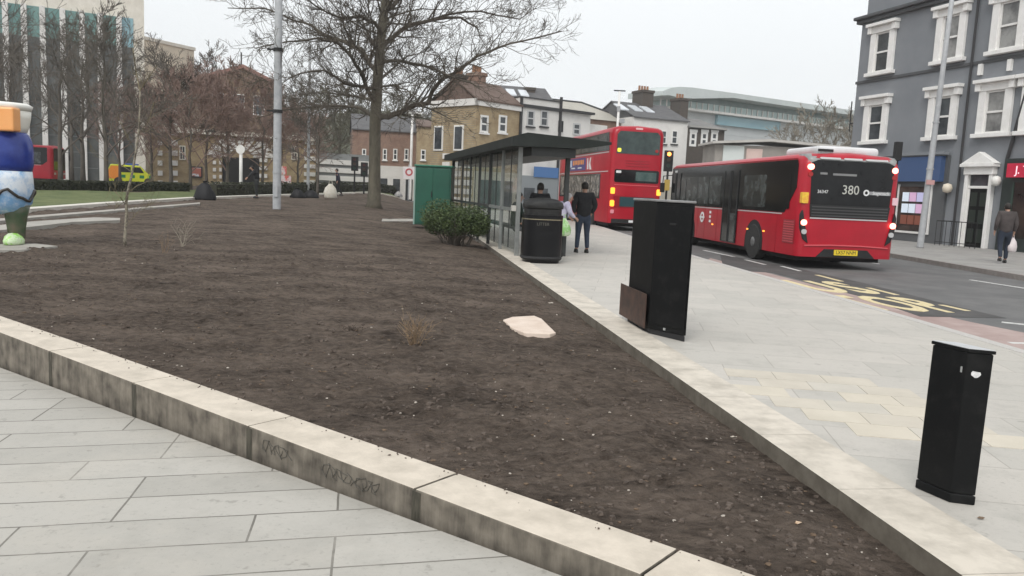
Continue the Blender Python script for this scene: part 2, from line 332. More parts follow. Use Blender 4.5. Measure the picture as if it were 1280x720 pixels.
def make_soil():
    ys = [1.9]
    while ys[-1] < 66: ys.append(ys[-1]+max(.018, ys[-1]*.0062))
    us = [-1.35+i*.0068 for i in range(int(2.4/.0068))]
    vs = [(y*u, y, 0) for y in ys for u in us]; n = len(us)
    fs = []
    for j in range(len(ys)-1):
        for i in range(n-1):
            x, y = us[i]*ys[j], ys[j]
            if (Vector((x, y))-WO).dot(WN) < -.1: continue
            if x > 2.4-.1420*(y-2.14)+.5: continue
            if x < -26 or (y > 30 and x < -24): continue
            fs.append((j*n+i, j*n+i+1, (j+1)*n+i+1, (j+1)*n+i))
    me = bpy.data.meshes.new('soil'); me.from_pydata(vs, [], fs)
    bm = bmesh.new(); bm.from_mesh(me)
    bmesh.ops.delete(bm, geom=[v for v in bm.verts if not v.link_faces], context='VERTS')
    for co, no in (((WO+WN*.15), -WN), (Vector((2.10, 2.14)), Vector((ED.y, -ED.x))),):
        bmesh.ops.bisect_plane(bm, geom=bm.verts[:]+bm.edges[:]+bm.faces[:], plane_co=(co.x, co.y, 0), plane_no=(no.x, no.y, 0), clear_outer=True)
    for v in bm.verts: v.co.z = soil_z(v.co.x, v.co.y)
    for f in bm.faces: f.smooth = True
    bm.to_mesh(me); bm.free(); me.materials.append(soilm)
    o = bpy.data.objects.new('soil', me); C.objects.link(o); tag(o, kind='structure')
make_soil()
# crumbs, chips and clods on the soil
def scatter(name, count, mat, smin, smax, seed, ymax=16, flat=.6, kind='stuff', label='', cat='debris', up=.3):
    R = random.Random(seed); mb = MB(); k = 0
    while k < count:
        y = 2.2+(ymax-2.2)*R.random()**1.6; x = y*R.uniform(-.75, .5)
        df = (Vector((x, y))-WO).dot(WN)-.31; dr = -((x-1.97)*ED.y-(y-2.14)*ED.x)
        if df < .03 or dr < .03: continue
        s = smin+(smax-smin)*R.random()**3; s *= (1+.04*y)
        z = soil_z(x, y)+s*up*.5
        a = R.uniform(0, 6.28); pts = []
        for h in (-1, 1):
            for q in range(5):
                t = a+q*1.2566+R.uniform(-.35, .35); r = s*R.uniform(.55, 1)*(1 if h < 0 else .7)
                pts.append((x+math.cos(t)*r, y+math.sin(t)*r, z+h*s*flat*.5*R.uniform(.6, 1.2)))
        mb.loft([pts[:5], pts[5:]]); k += 1
    o = mb.build(name, mat, recalc=False)
    return tag(o, label, cat, kind=kind)
clod = M('clod', (.040, .029, .022), (.135, .105, .085), scale=30, rough=.95, lo=.3, hi=.7)
scatter('soil_clods', 7000, clod, .004, .026, 4, label='small dark clods of earth lying all over the bare bed', cat='soil clods')
scatter('stone_chips', 420, M('stone_chip', (.33, .28, .23), (.5, .46, .4), scale=20, rough=.8), .004, .013, 5, flat=.5, label='small pale stone chips scattered over the dark earth', cat='stone chips')
scatter('soil_twigs', 800, M('bark_chip', (.10, .065, .04), (.16, .11, .07), scale=20, rough=.9), .006, .02, 8, ymax=14, flat=.25, label='brown bark chips and leaf scraps among the earth', cat='bark chips')
Rk = random.Random(31); cr = MB()
for k in range(330):
    if k < 170: sx_ = Rk.uniform(-8.5, 1.3); p_ = WO+WD*sx_+WN*(.31-abs(Rk.gauss(0, .05)))
    else: p_ = Vector((1.97, 2.14))+ED*(Rk.random()**1.6*16)+Vector((ED.y, -ED.x))*(.01+abs(Rk.gauss(0, .07)))
    c_ = Rk.uniform(.0015, .006); cr.loft([[(p_.x+math.cos(a)*c_*Rk.uniform(.6, 1.2), p_.y+math.sin(a)*c_*Rk.uniform(.6, 1.2), .002+h) for a in (0, 1.3, 2.5, 3.8, 5)] for h in (0, c_*.8)])
tag(cr.build('soil_crumbs', clod, recalc=False), 'crumbs of earth spilled on the cream wall top and stone edging', 'soil crumbs', kind='stuff')
# ---- retaining wall in front of the bed
ctop = M('coping_top', (.44, .39, .32), (.62, .55, .46), scale=4.5, rough=.7, bump=.12, bscale=60, lo=.3, hi=.62)
cside = bpy.data.materials.new('stained_concrete'); cside.use_nodes = True
def cs_nodes():
    n = cside.node_tree.nodes; l = cside.node_tree.links; p = n['Principled BSDF']; p.inputs['Roughness'].default_value = .9
    t = n.new('ShaderNodeTexCoord'); mp = n.new('ShaderNodeMapping'); mp.inputs['Scale'].default_value = (6, 6, .8); l.new(t.outputs['Object'], mp.inputs[0])
    z = n.new('ShaderNodeTexNoise'); z.inputs['Scale'].default_value = 1.6; z.inputs['Detail'].default_value = 8; z.inputs['Roughness'].default_value = .7; l.new(mp.outputs[0], z.inputs[0])
    z2 = n.new('ShaderNodeTexNoise'); z2.inputs['Scale'].default_value = 7; z2.inputs['Detail'].default_value = 8; l.new(t.outputs['Object'], z2.inputs[0])
    a = n.new('ShaderNodeMath'); a.operation = 'MULTIPLY_ADD'; a.inputs[1].default_value = .5; l.new(z2.outputs[0], a.inputs[0])
    b = n.new('ShaderNodeMath'); b.operation = 'MULTIPLY'; b.inputs[1].default_value = .5; l.new(z.outputs[0], b.inputs[0]); l.new(b.outputs[0], a.inputs[2])
    r = n.new('ShaderNodeValToRGB'); e = r.color_ramp.elements; e[0].position = .36; e[0].color = (.046, .039, .031, 1); e[1].position = .64; e[1].color = (.255, .225, .182, 1)
    l.new(a.outputs[0], r.inputs[0]); l.new(r.outputs[0], p.inputs['Base Color'])
    bp = n.new('ShaderNodeBump'); bp.inputs['Strength'].default_value = .4; bp.inputs['Distance'].default_value = .01; l.new(z2.outputs[0], bp.inputs['Height']); l.new(bp.outputs[0], p.inputs['Normal'])
cs_nodes()
damp = M('damp_joint', (.035, .032, .024), (.09, .082, .062), scale=8, rough=.9, stretch=(6, 6, 1))
wall = thing('retaining_wall', 'low concrete wall with cream top between grey paving and bare earth bed', 'low wall', (WO.x, WO.y, 0), math.atan2(WD.y, WD.x))
js = [1.60, 0, -1.25, -2.65, -4.05, -5.44, -6.84, -8.3, -9.8, -11.3, -12.8, -14.3, -15.8]
for i in range(len(js)-1):
    b, a = js[i], js[i+1]
    ga = .006 if a in (0, -1.25, -5.44) else .0025; gb = .006 if b in (0, -1.25, -5.44) else .0025
    o = B(a+ga, b-gb, 0, .31, -.95, 0).build('wall_block', [cside, ctop], wall, bevel=.008)
    for p in o.data.polygons:
        if p.normal.z > .9: p.material_index = 1
B(-15.7, 1.55, .03, .29, -.9, -.03).build('mortar', damp, wall)
for a in js[2:8]: B(a-.012, a+.045, -.0022, .1, -.9, -.012).build('damp_stain', damp, wall)
Rg = random.Random(12); gm2 = M('graffiti_ink', (.085, .08, .068), rough=.8)
for s0_ in (-2.50, -1.95):
    g_ = MB(); x = s0_
    for k in range(7 if s0_ > -2.4 else 4):
        q = [(x+.05*t/5+.03*math.sin(t*1.9+k), -.0035, -.07-.035*math.sin(t*1.3+k*2)-.02*Rg.random()) for t in range(7)]
        g_.tube(q, .002, 4); x += .065
    g_.build('graffiti_scrawl', gm2, wall)
# ---- stone edging along the pavement
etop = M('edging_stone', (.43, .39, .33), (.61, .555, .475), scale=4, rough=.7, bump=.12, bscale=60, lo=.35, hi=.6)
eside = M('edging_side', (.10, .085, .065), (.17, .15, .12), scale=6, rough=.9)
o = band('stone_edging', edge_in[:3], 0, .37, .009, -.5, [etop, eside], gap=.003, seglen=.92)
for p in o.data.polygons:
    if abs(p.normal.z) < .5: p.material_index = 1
# ---- far kerb of the bed, lawn, path and hedge behind
wk = M('white_kerb', (.55, .52, .46), (.66, .63, .57), scale=2, rough=.7)
FKP2 = FKP[1:]
band('bed_kerb', FKP2, -.45, .0, lambda x, y: terrain(x, y)+.13, -.5, wk, gap=.01, seglen=1.5)
grass = M('lawn_grass', (.07, .10, .03), (.15, .17, .065), scale=1.3, rough=.95, bump=.8, bscale=25, bdist=.05)
mb = MB(); rows = []
for (x, y) in [(-24, 6)]+FKP:
    rows.append([(x-.05*d*4-.2, y+d*.95+.15) for d in (0, 4, 9, 15, 22, 26)])
mb.add([(x, y, terrain(x, y)+.09) for r in rows for x, y in r], [(i*6+k, i*6+k+1, (i+1)*6+k+1, (i+1)*6+k) for i in range(len(rows)-1) for k in range(5)])
tag(mb.build('lawn', grass), kind='structure')
path = M('path_paving', (.30, .28, .25), (.40, .38, .34), scale=1.5, rough=.8)
def slab(name, px, z, mat, t=.04, off=0.):
    q = [GT(x, y, off) for x, y in px]; mb = MB(); n = len(q)
    mb.add([(p.x, p.y, terrain(p.x, p.y)+off-t*4) for p in q]+[(p.x, p.y, terrain(p.x, p.y)+off) for p in q], [tuple(range(n))[::-1], tuple(range(n, 2*n))]+[(i, (i+1) % n, n+(i+1) % n, n+i) for i in range(n)])
    return mb.build(name, mat)
tag(slab('path', [(-160, 300), (35, 277), (118, 271.5), (150, 272.5), (150, 275), (90, 277.5), (-160, 306)], 0, path, off=.10), kind='structure')
tag(slab('path', [(-300, 312), (-60, 282), (40, 272), (250, 254.5), (250, 253), (40, 269.5), (-60, 278), (-300, 306)], 0, path, off=.10), kind='structure')
tag(B(-90, -15.5, 50, 84, .2, .46).build('road', asph), kind='structure')
# ---- road markings
ymark = M('yellow_road_paint', (.50, .41, .20), (.68, .58, .36), scale=14, rough=.8, lo=.3, hi=.55)
wmark = M('white_road_paint', (.40, .40, .38), (.62, .62, .60), scale=12, rough=.8, lo=.3, hi=.55)
RZ = -.12
def line(p, q, wd, mat, z=.008):
    p = G(*p, RZ); q = G(*q, RZ); d = (q-p).normalized(); n = Vector((d.y, -d.x, 0))*wd/2
    o = MB().prism([tuple((v)[:2]) for v in (p-n, p+n, q+n, q-n)], RZ-.01, RZ+z).build('road_marking', mat); tag(o, kind='structure')
tag(MB().prism([(x, y) for x, y in ((5.62, 5), (5.46, 8.5), (5.15, 13.3), (4.67, 19.7), (5.3, 21.5), (6.0, 14.5), (6.55, 11.3), (7.6, 8), (7.8, 5))], RZ-.01, RZ+.003).build('red_surface', redsurf), kind='structure')
tag(MB().prism([tuple(G(x, y, RZ)[:2]) for x, y in ((905, 338), (965, 341), (1030, 357), (1095, 377), (1150, 396), (1258, 398), (1170, 377), (1080, 354), (980, 332), (900, 318))], RZ-.01, RZ+.005).build('road_patch', asphd), kind='structure')
for a, b in (((1021, 344), (1052, 352)), ((1085, 360), (1121, 369)), ((1176, 381.5), (1210, 389))): line(a, b, .11, ymark)
for a, b in (((880, 313), (917, 321)), ((932, 325), (956, 331)), ((977, 333), (1000, 339)), ((1252, 403), (1290, 407)), ((1262, 429), (1290, 430)), ((1213, 350), (1290, 362)), ((1050, 322), (1098, 330)), ((1136, 322), (1290, 350))): line(a, b, .10 if a[0] < 1100 else .09, wmark)
def ground_text(s, px0, px1, row_y, h, wdt):
    a = G(*px0, RZ); b = G(*px1, RZ); 
    return a, b
o = text('BUS', 1.0, (5.80, 15.2, RZ+.006), (0, 0, math.radians(5)), ymark, name='bus_stop_lettering', space=1.15); o.scale = (1.0, 2.6, 1); tag(o, kind='structure')
o = text('STOP', 1.0, (6.02, 12.95, RZ+.006), (0, 0, math.radians(5)), ymark, name='bus_stop_lettering', space=1.1); o.scale = (.78, 2.4, 1); tag(o, kind='structure')
# ================================================================== BUILDINGS
class Facade:
    """a facade from the ground point under pixel column x0 at depth Y0 to column x1 at depth Y1"""
    def __init__(s, name, label, cat, x0, Y0, x1, Y1, y=200, base=-.5, group=None, XY=None):
        a = W(x0, y, Y0) if XY is None else Vector((*XY[0], 0)); b = W(x1, y, Y1) if XY is None else Vector((*XY[1], 0))
        s.o = Vector((a.x, a.y)); d = Vector((b.x-a.x, b.y-a.y)); s.L = d.length; s.u = d.normalized(); s.n = Vector((-s.u.y, s.u.x))
        s.base = base; s.root = thing(name, label, cat, (a.x, a.y, base), math.atan2(s.u.y, s.u.x), group)
    def uv(s, px, py):
        r = ray(px, py); o = Vector((0, 0, EYE)); n = Vector((s.n.x, s.n.y, 0)); t = ((Vector((s.o.x, s.o.y, 0))-o).dot(n))/r.dot(n)
        P = o+r*t; return (Vector((P.x, P.y))-s.o).dot(s.u), P.z-s.base
    def rect(s, x0, y0, x1, y1):
        xm, ym = (x0+x1)/2, (y0+y1)/2
        return s.uv(x0, ym)[0], s.uv(x1, ym)[0], s.uv(xm, y1)[1], s.uv(xm, y0)[1]
    def box(s, name, mat, u0, u1, v0, v1, z0, z1, bevel=0, parent=None): return B(u0, u1, v0, v1, z0, z1).build(name, mat, parent or s.root, bevel=bevel)
    def window(s, r, frame, pane, fw=.08, sash=True, mull=0, v=-.06, sill=None, label=None, name='window'):
        u0, u1, z0, z1 = r; mb = MB()
        mb.box(u0, u0+fw, v, .02, z0, z1).box(u1-fw, u1, v, .02, z0, z1).box(u0+fw, u1-fw, v, .02, z0, z0+fw).box(u0+fw, u1-fw, v, .02, z1-fw, z1)
        if sash: mb.box(u0+fw, u1-fw, v+.015, .02, (z0+z1)/2-fw*.4, (z0+z1)/2+fw*.4)
        for k in range(mull):
            c = u0+(u1-u0)*(k+1)/(mull+1); mb.box(c-fw*.25, c+fw*.25, v+.02, .02, z0+fw, z1-fw)
        f = mb.build(name, frame, s.root)
        if label: f['label'] = label
        B(u0+fw, u1-fw, -.014, .018, z0+fw, z1-fw).build('pane', pane, f)
        if sill: B(u0-.08, u1+.08, v-.08, .02, z0-.12, z0-.002).build('sill', sill, f)
        return f
ybrick = brick_mat('yellow_brick', (.44, .33, .185), (.37, .27, .15), (.30, .26, .19), .225, .075, .01, rot=(PI/2, 0, 0), dirt=(.22, .15, .08), bump=.1)
rbrick = brick_mat('red_brick', (.29, .165, .12), (.24, .14, .10), (.25, .2, .16), .225, .075, .01, rot=(PI/2, 0, 0), dirt=(.16, .09, .065), bump=.1)
dbrick = brick_mat('dark_brick', (.085, .065, .052), (.06, .048, .04), (.09, .08, .07), .225, .075, .01, rot=(PI/2, 0, 0), bump=.1)
bbrick = brick_mat('brown_brick', (.24, .16, .09), (.18, .12, .07), (.2, .17, .13), .225, .075, .01, rot=(PI/2, 0, 0), dirt=(.13, .10, .07), bump=.1)
render_w = M('white_render', (.72, .70, .67), (.60, .58, .55), scale=.7, rough=.85, lo=.45, hi=.75)
render_c = M('cream_render', (.66, .58, .46), (.58, .51, .41), scale=.5, rough=.85)
slate = M('slate_roof', (.075, .075, .08), (.12, .118, .118), scale=1.5, rough=.8, stretch=(1, 1, 6))
brslate = M('brown_roof', (.10, .065, .05), (.155, .11, .09), scale=1.5, rough=.85, stretch=(1, 1, 4))
btile = M('beige_roof', (.36, .345, .30), (.42, .40, .35), scale=.7, rough=.85)
dpane = M('dark_pane', (.03, .035, .04), (.10, .11, .12), scale=.9, rough=.1, spec=.5, lo=.4, hi=.7)
dpane2 = M('pane_with_blind', (.30, .30, .29), (.10, .10, .10), scale=.8, rough=.3, lo=.4, hi=.6)
dtrim = M('dark_trim', (.03, .03, .032), rough=.6)
stone = M('pale_stone', (.74, .70, .62), (.62, .58, .50), scale=1.2, rough=.8)
teal = M('teal_reflection_glass', (.10, .22, .205), (.17, .30, .28), scale=.35, rough=.15)  # teal stands for sky reflected in the office panes
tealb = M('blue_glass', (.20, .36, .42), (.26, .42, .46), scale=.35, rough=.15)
dkglass = M('office_glass_dark_tone', (.055, .06, .058), (.12, .125, .12), scale=.35, rough=.12)  # dark tone doubles as the reflection colour in the office's lower panes
def gable_roof(F, u0, u1, v0, v1, ze, zr, mat, over=.2, name='roof', t=.12, ridge=None):
    """ridge runs along u"""
    vm = (v0+v1)/2 if ridge is None else ridge
    mb = MB().prism([(v0-over, ze-.05), (vm, zr), (v1+over, ze-.05), (v1+over, ze-.05-t), (vm, zr-t), (v0-over, ze-.05-t)], u0-.1, u1+.1, 'x')
    r = mb.build(name, mat, F.root)
    MB().prism([(v0+.01, ze-.2), (v1-.01, ze-.2), (vm, zr-t-.02)], u0+.01, u1-.01, 'x').build('gable_wall', mat, F.root)
    return r
def chimney(F, u0, u1, v0, v1, z0, z1, mat, pots=3, parent=None):
    mb = MB().box(u0, u1, v0, v1, z0, z1-.25).box(u0-.08, u1+.08, v0-.08, v1+.08, z1-.25, z1)
    c = mb.build('chimney', mat, parent or F.root); m2 = MB()
    for k in range(pots): m2.lathe([(.13, z1), (.11, z1+.45), (.13, z1+.5)], 8, (u0+(u1-u0)*(k+.5)/pots, (v0+v1)/2))
    m2.build('chimney_pots', M('pot', (.32, .17, .10), rough=.9), F.root if parent is None else parent)
    return c
# --- 1 white office block, left
F = Facade('office_block', 'large white office block with tall white fins and glass coloured teal over dark like reflections, at left edge', 'office building', -130, 76, 182, 86)
zt = F.uv(0, 1)[1]
F.box('wall', stone, 0, F.L, 0, 14, 0, zt+7)
zb = .7; zmid = F.uv(80, 50)[1]
xs = [-112, -90, -66, -42, -16, 8, 31, 54, 79, 103, 125, 149]
for i, x in enumerate(xs):
    u = F.uv(x, 60)[0]; un = F.uv(xs[i+1], 60)[0] if i+1 < len(xs) else F.uv(167, 60)[0]
    wd = .25
    if i: B(u-wd, u+wd, -.45, -.002, 0, zt-.02).build('column', render_w, F.root, bevel=.03)
    g = B(u+wd+.01, un-(wd if i+1 < len(xs) else 0)-.01, -.06, -.01, zmid, zt-.1).build('upper_glazing', tealb if i == len(xs)-1 else teal, F.root)  # teal above, dark below: reflections put into the pane colour
    g = B(u+wd+.01, un-(wd if i+1 < len(xs) else 0)-.01, -.06, -.01, zb, zmid-.02).build('glazing', dkglass, F.root)  # dark lower part of the painted reflection
    m = MB()
    for k in range(1, 9): m.box(u+wd+.01, un-wd, -.09, -.0605, zb+(zmid-zb)*k/9-.04, zb+(zmid-zb)*k/9+.04)
    m.build('transom', M('grey_frame', (.12, .13, .13), rough=.5), g)
# --- 2 cream wing
F = Facade('cream_block', 'lower cream stone block beside the white finned office block', 'office building', 182.5, 88, 243, 94)
z1 = F.uv(200, 54)[1]; F.box('wall', render_c, 0, F.L, 0, 12, 0, z1); F.box('parapet', stone, -.1, F.L+.1, -.15, 12.1, z1+.002, z1+.35)
for k in range(3): F.window((F.L*(k+.3)/3, F.L*(k+.72)/3, 3, 4.8), dtrim, dkglass, sash=False)
# --- 3 gabled hall
F = Facade('gabled_hall', 'brown brick hall with low gable roof behind the grey lighting column', 'hall', 251, 78, 346, 81)
ze = F.uv(251, 92)[1]; zr = F.uv(303, 81)[1]; um = F.uv(303, 90)[0]
F.box('wall', bbrick, 0, F.L, 0, 16, 0, ze-.3)
MB().prism([(.02, ze-.3), (F.L-.02, ze-.3), (um, zr-.3)], .01, 15.9, 'y').build('gable_wall', bbrick, F.root)
MB().prism([(-.4, ze-.35), (um, zr), (F.L+.4, ze-.35), (F.L+.4, ze-.7), (um, zr-.35), (-.4, ze-.7)], -.5, 16.4, 'y').build('roof', M('hall_roof', (.24, .12, .10), (.30, .17, .14), scale=1, rough=.85), F.root)
MB().tube([(um, 1, zr), (um, 1, zr+1.3)], .07).build('flue', dtrim, F.root)
for k in range(4): F.window((1+k*1.9, 2.1+k*1.9, ze-3.5, ze-1.6), white, dpane)
# --- 4 yellow stone-banded building
F = Facade('banded_building', 'yellow brick building with white striped stone piers and arched dark doorway', 'building', 188, 61, 476, 68)
zc = F.uv(335, 169)[1]
u395 = F.uv(395, 200)[0]
F.box('wall', ybrick, 0, u395, 0, 12, 0, zc)
F.box('cornice', stone, -.2, u395+.15, -.35, -.003, zc-.25, zc+.12); F.box('parapet_coping', stone, -.1, u395+.05, .001, 12, zc+.001, zc+.1)
zc2 = zc-1.1
F.box('side_wing', M('grey_render', (.20, .21, .21), (.27, .28, .28), scale=.8, rough=.8), u395+.003, F.L, .35, 11, 0, zc2)
def pier(px0, px1, y0, y1, n, v=-.12):
    u0, u1, z0, z1 = F.rect(px0, y0, px1, y1); m = MB(); h = (z1-z0)/(2*n-1); z0b = z0
    for k in range(n+1): m.box(u0, u1, v, -.002, max(.1, z0b+2*k*h), z0b+(2*k+1)*h)
    return m.build('banded_pier', render_w, F.root)
pier(197, 203, 150, 232, 7); pier(212, 222, 150, 232, 7)
pier(266, 270, 192, 232, 5); pier(274, 277, 192, 232, 5); pier(324, 334, 188, 232, 5); pier(380, 394, 176, 230, 6)
u0, u1, z0, z1 = F.rect(396, 208, 470, 232); m = MB()
for k in range(4): m.box(u0, u1, .2, .348, z0-.3+k*.66, z0-.3+k*.66+.40)
m.build('banded_pier', render_w, F.root)
u0, u1, z0, z1 = F.rect(278, 197, 324, 236)
B(u0, u1, -.06, -.004, 0, z1).build('doorway', blackm, F.root)
c = (u0+u1)/2; m = MB()
for k in range(9):
    a0 = PI*(k+.08)/9; a1 = PI*(k+.80)/9; r0, r1 = (u1-u0)*.28, (u1-u0)*.28+1.3
    m.prism([(c-math.cos(t)*r*1.2, z1+.02+math.sin(t)*r*.8) for t, r in ((a0, r0), (a0, r1), (a1, r1), (a1, r0))], -.1, -.005, 'y')
m.build('arch_stones', render_w, F.root)
u0_, u1_, z0_, z1_ = F.rect(236, 208, 253, 222)
b = B(u0_, u1_, -.12, -.005, z0_, z1_).build('notice_board', dtrim, F.root); B(u0_+.1, u1_-.1, -.14, -.122, z0_+.1, z1_-.1).build('poster', M('poster_print', (.7, .72, .75), (.45, .16, .12), scale=1.6, rough=.6, lo=.48, hi=.52), b)
for x in (228, 343, 368):
    r = F.rect(x-4, 182, x+4, 200); F.window(r, stone, dpane, mull=1)
m = MB().box(.3, u395-.3, -.08, -.003, .05, .9); m.build('plinth', stone, F.root)
# --- 5 brick terrace behind tree
F = Facade('brick_terrace', 'red brick terrace with dark slate roof seen right of the big tree trunk', 'house', 440, 84, 520, 85.5)
z1 = F.uv(497, 164)[1]; F.box('wall', rbrick, 0, F.L, 0, 9, 0, z1)
gable_roof(F, 0, F.L, 0, 9, z1+.05, F.uv(497, 141)[1], slate)
for x in (481, 494, 508, 455):
    F.window(F.rect(x-2.6, 186, x+2.6, 200), white, dpane, sash=True, fw=.1, sill=white)
B(0, F.L, -.1, -.003, 0, F.uv(497, 208)[1]).build('shopfront', render_w, F.root)
m = MB()
for k in range(5): m.box(F.L*k/5+.3, F.L*(k+1)/5-.3, -.14, -.102, .4, 2.6)
m.build('shop_glazing', dpane, F.root)
F = Facade('yellow_terrace', 'small yellow brick house between red brick terrace and corner building', 'house', 520.5, 80, 575, 80.6)
z1 = F.uv(540, 158)[1]; F.box('wall', ybrick, 0, F.L, 0, 8, 0, z1); gable_roof(F, 0, F.L, 0, 8, z1+.05, F.uv(540, 146)[1], brslate)
for x in (529, 545, 560): F.window(F.rect(x-3, 187, x+3, 200), white, dpane, fw=.1, sill=white)
B(0, F.L, -.1, -.003, 0, F.uv(540, 212)[1]).build('shopfront', render_w, F.root)
# --- 6 yellow brick corner building with chimneys
F = Facade('corner_building', 'tall yellow brick corner building with white band and brown chimney stacks', 'building', 593, 56.8, 648, 60)
z1 = F.uv(620, 127)[1]; zb0 = F.uv(620, 135)[1]
uL = 0
F.box('wall', ybrick, 0, F.L, 0, 4.8, 0, z1-.02)
B(-.15, F.L, -.15, -.002, zb0, z1+.02).box(-.15, -.002, -.15, 4.8, zb0, z1+.021).build('white_band', render_w, F.root)
gable_roof(F, 0, F.L, 0, 4.8, z1+.05, F.uv(618, 98)[1], brslate)
for v in (1.2, 3.4):
    m = MB().box(-.07, -.003, v, v+1.0, 4.6, 6.4); m.build('side_window', white, F.root); B(-.09, -.072, v+.12, v+.88, 4.72, 6.28).build('side_pane', dpane, F.root)
chimney(F, *[F.uv(x, 95)[0] for x in (598, 608)], 2.0, 3.0, z1, F.uv(603, 91)[1], dbrick, 3)
chimney(F, *[F.uv(x, 95)[0] for x in (624, 634)], 2.2, 3.4, z1, F.uv(629, 88)[1], rbrick, 4)
for x in (605, 628): F.window(F.rect(x-5, 144, x+5, 166), white, dpane, fw=.14, sill=white)
for x in (605, 628): F.window(F.rect(x-5, 182, x+5, 202), white, dpane, fw=.14, sill=white)
B(uL, F.L, -.2, -.003, 0, 3.2).build('shopfront', M('shop_pale', (.42, .38, .30), (.50, .47, .40), scale=1, rough=.6), F.root)
m = MB(); [m.box(.3+k*1.2, 1.3+k*1.2, -.24, -.203, .6, 2.6) for k in range(3)]; m.build('shop_glazing', dpane, F.root)
for k in range(7):
    for v in (.15, 1.35, 2.55): B(-.12, -.003, v, v+.75, .3+k*.62, .68+k*.62).build('stone_band', render_w, F.root)
# slate roofed house right behind it
F = Facade('slate_house', 'slate roofed house with two skylights and a square chimney, behind white building', 'house', 634, 74, 690, 75)
z1 = F.uv(655, 128)[1]; F.box('wall', bbrick, 0, F.L, 0, 8, 0, z1); gable_roof(F, 0, F.L, 0, 8, z1, F.uv(650, 101)[1], slate)
zr = F.uv(650, 101)[1]
def skylight(F, px, ze, zr, half, w=.8, h0=.35, h1=.7):
    u = F.uv(px, 120)[0]; y0 = half*h0; y1 = half*h1; z0 = ze+(zr-ze)*h0; z1 = ze+(zr-ze)*h1
    MB().add([(u-w/2, y0, z0+.02), (u+w/2, y0, z0+.02), (u+w/2, y1, z1+.02), (u-w/2, y1, z1+.02), (u-w/2, y0, z0+.14), (u+w/2, y0, z0+.14), (u+w/2, y1, z1+.14), (u-w/2, y1, z1+.14)],
             [(3, 2, 1, 0), (4, 5, 6, 7), (0, 1, 5, 4), (1, 2, 6, 5), (2, 3, 7, 6), (3, 0, 4, 7)]).build('skylight', M('skylight_glass', (.6, .63, .66), rough=.2), F.root)
skylight(F, 645, z1, zr, 4); skylight(F, 661, z1, zr, 4)
chimney(F, *[F.uv(x, 110)[0] for x in (667, 678)], 2.6, 4.2, z1, F.uv(672, 105)[1], dbrick, 0)
# --- 7 white pub
F = Facade('white_building', 'white rendered two storey building with dark coping line and sash windows', 'building', 648.3, 60.02, 697, 62.4)
z1 = F.uv(670, 124)[1]; zl = F.uv(670, 134)[1]
F.box('wall', render_w, 0, F.L, 0, 9, 0, z1); F.box('coping', dtrim, -.05, F.L+.05, -.08, 9.05, z1+.001, z1+.08)
F.box('string_course', dtrim, 0, F.L, -.12, -.002, zl-.12, zl+.12)
F.box('downpipe', dtrim, -.12, .06, -.16, -.001, 0, z1); F.box('downpipe', dtrim, F.L-.08, F.L+.08, -.16, -.001, 0, z1+.4)
for x in (663, 680):
    F.window(F.rect(x-4.5, 138, x+4.5, 158), M('grey_sash', (.5, .5, .5), rough=.6), dpane, fw=.1, sill=dtrim)
for x in (663, 682): F.window(F.rect(x-4.5, 184, x+4.5, 196), white, dpane, fw=.1, sill=dtrim)
B(.1, F.L-.1, -.3, -.003, 0, 3.1).build('shopfront', M('shop_grey', (.25, .27, .28), rough=.5), F.root)
u0, u1, z0, z1_ = F.rect(664, 209, 694, 222); B(u0, u1, -.38, -.304, z0, z1_).build('shop_sign', M('sign_blue', (.07, .17, .38), rough=.5), F.root)
m = MB(); [m.box(.4+k*1.3, 1.4+k*1.3, -.34, -.303, .6, 2.2) for k in range(2)]; m.build('shop_glazing', dpane, F.root)
F = Facade('white_annexe', 'lower white annexe with two windows right of the white rendered building', 'building', 697.4, 62.44, 760, 66)
z1 = F.uv(717, 141)[1]; ua = F.uv(738, 150)[0]; F.box('wall', render_w, 0, ua, 0, 8, 0, z1); F.box('eaves', dtrim, 0, ua+.2, -.3, 8, z1+.001, z1+.18)
z2 = F.uv(745, 155)[1]; F.box('side_block', render_w, ua+.003, F.L, .3, 7, 0, z2)
F.window(F.rect(697.5, 151, 703.5, 165), dtrim, dpane, fw=.06, sash=False); F.window(F.rect(716, 154, 725, 169), M('grey_sash', (.5, .5, .5)), dpane, fw=.12)
# --- 8 beige roofed building
F = Facade('beige_roofed_building', 'brick building under a broad plain beige pitched roof', 'building', 693, 78, 789, 82)
ze = F.uv(770, 152)[1]; zr = F.uv(750, 122)[1]
F.box('wall', rbrick, 0, F.L, 0, 12, 0, ze)
ur = F.uv(763, 122)[0]
MB().add([(-.2, -.3, ze), (F.L+.2, -.3, ze), (ur, 5.5, zr), (-.2, 5.5, zr), (F.L+.2, 12.3, ze), (-.2, 12.3, ze)], [(0, 1, 2, 3), (3, 2, 4, 5), (1, 4, 2), (0, 3, 5), (0, 5, 4, 1)]).build('roof', btile, F.root)
MB().tube([(-.2, 5.5, zr+.04), (ur, 5.5, zr+.04), (F.L+.2, -.3, ze+.04)], .12).build('ridge_tiles', dtrim, F.root)
for k in range(4): F.window((F.L*(k+.3)/4, F.L*(k+.3)/4+1.1, ze-2.6, ze-.9), white, dpane)
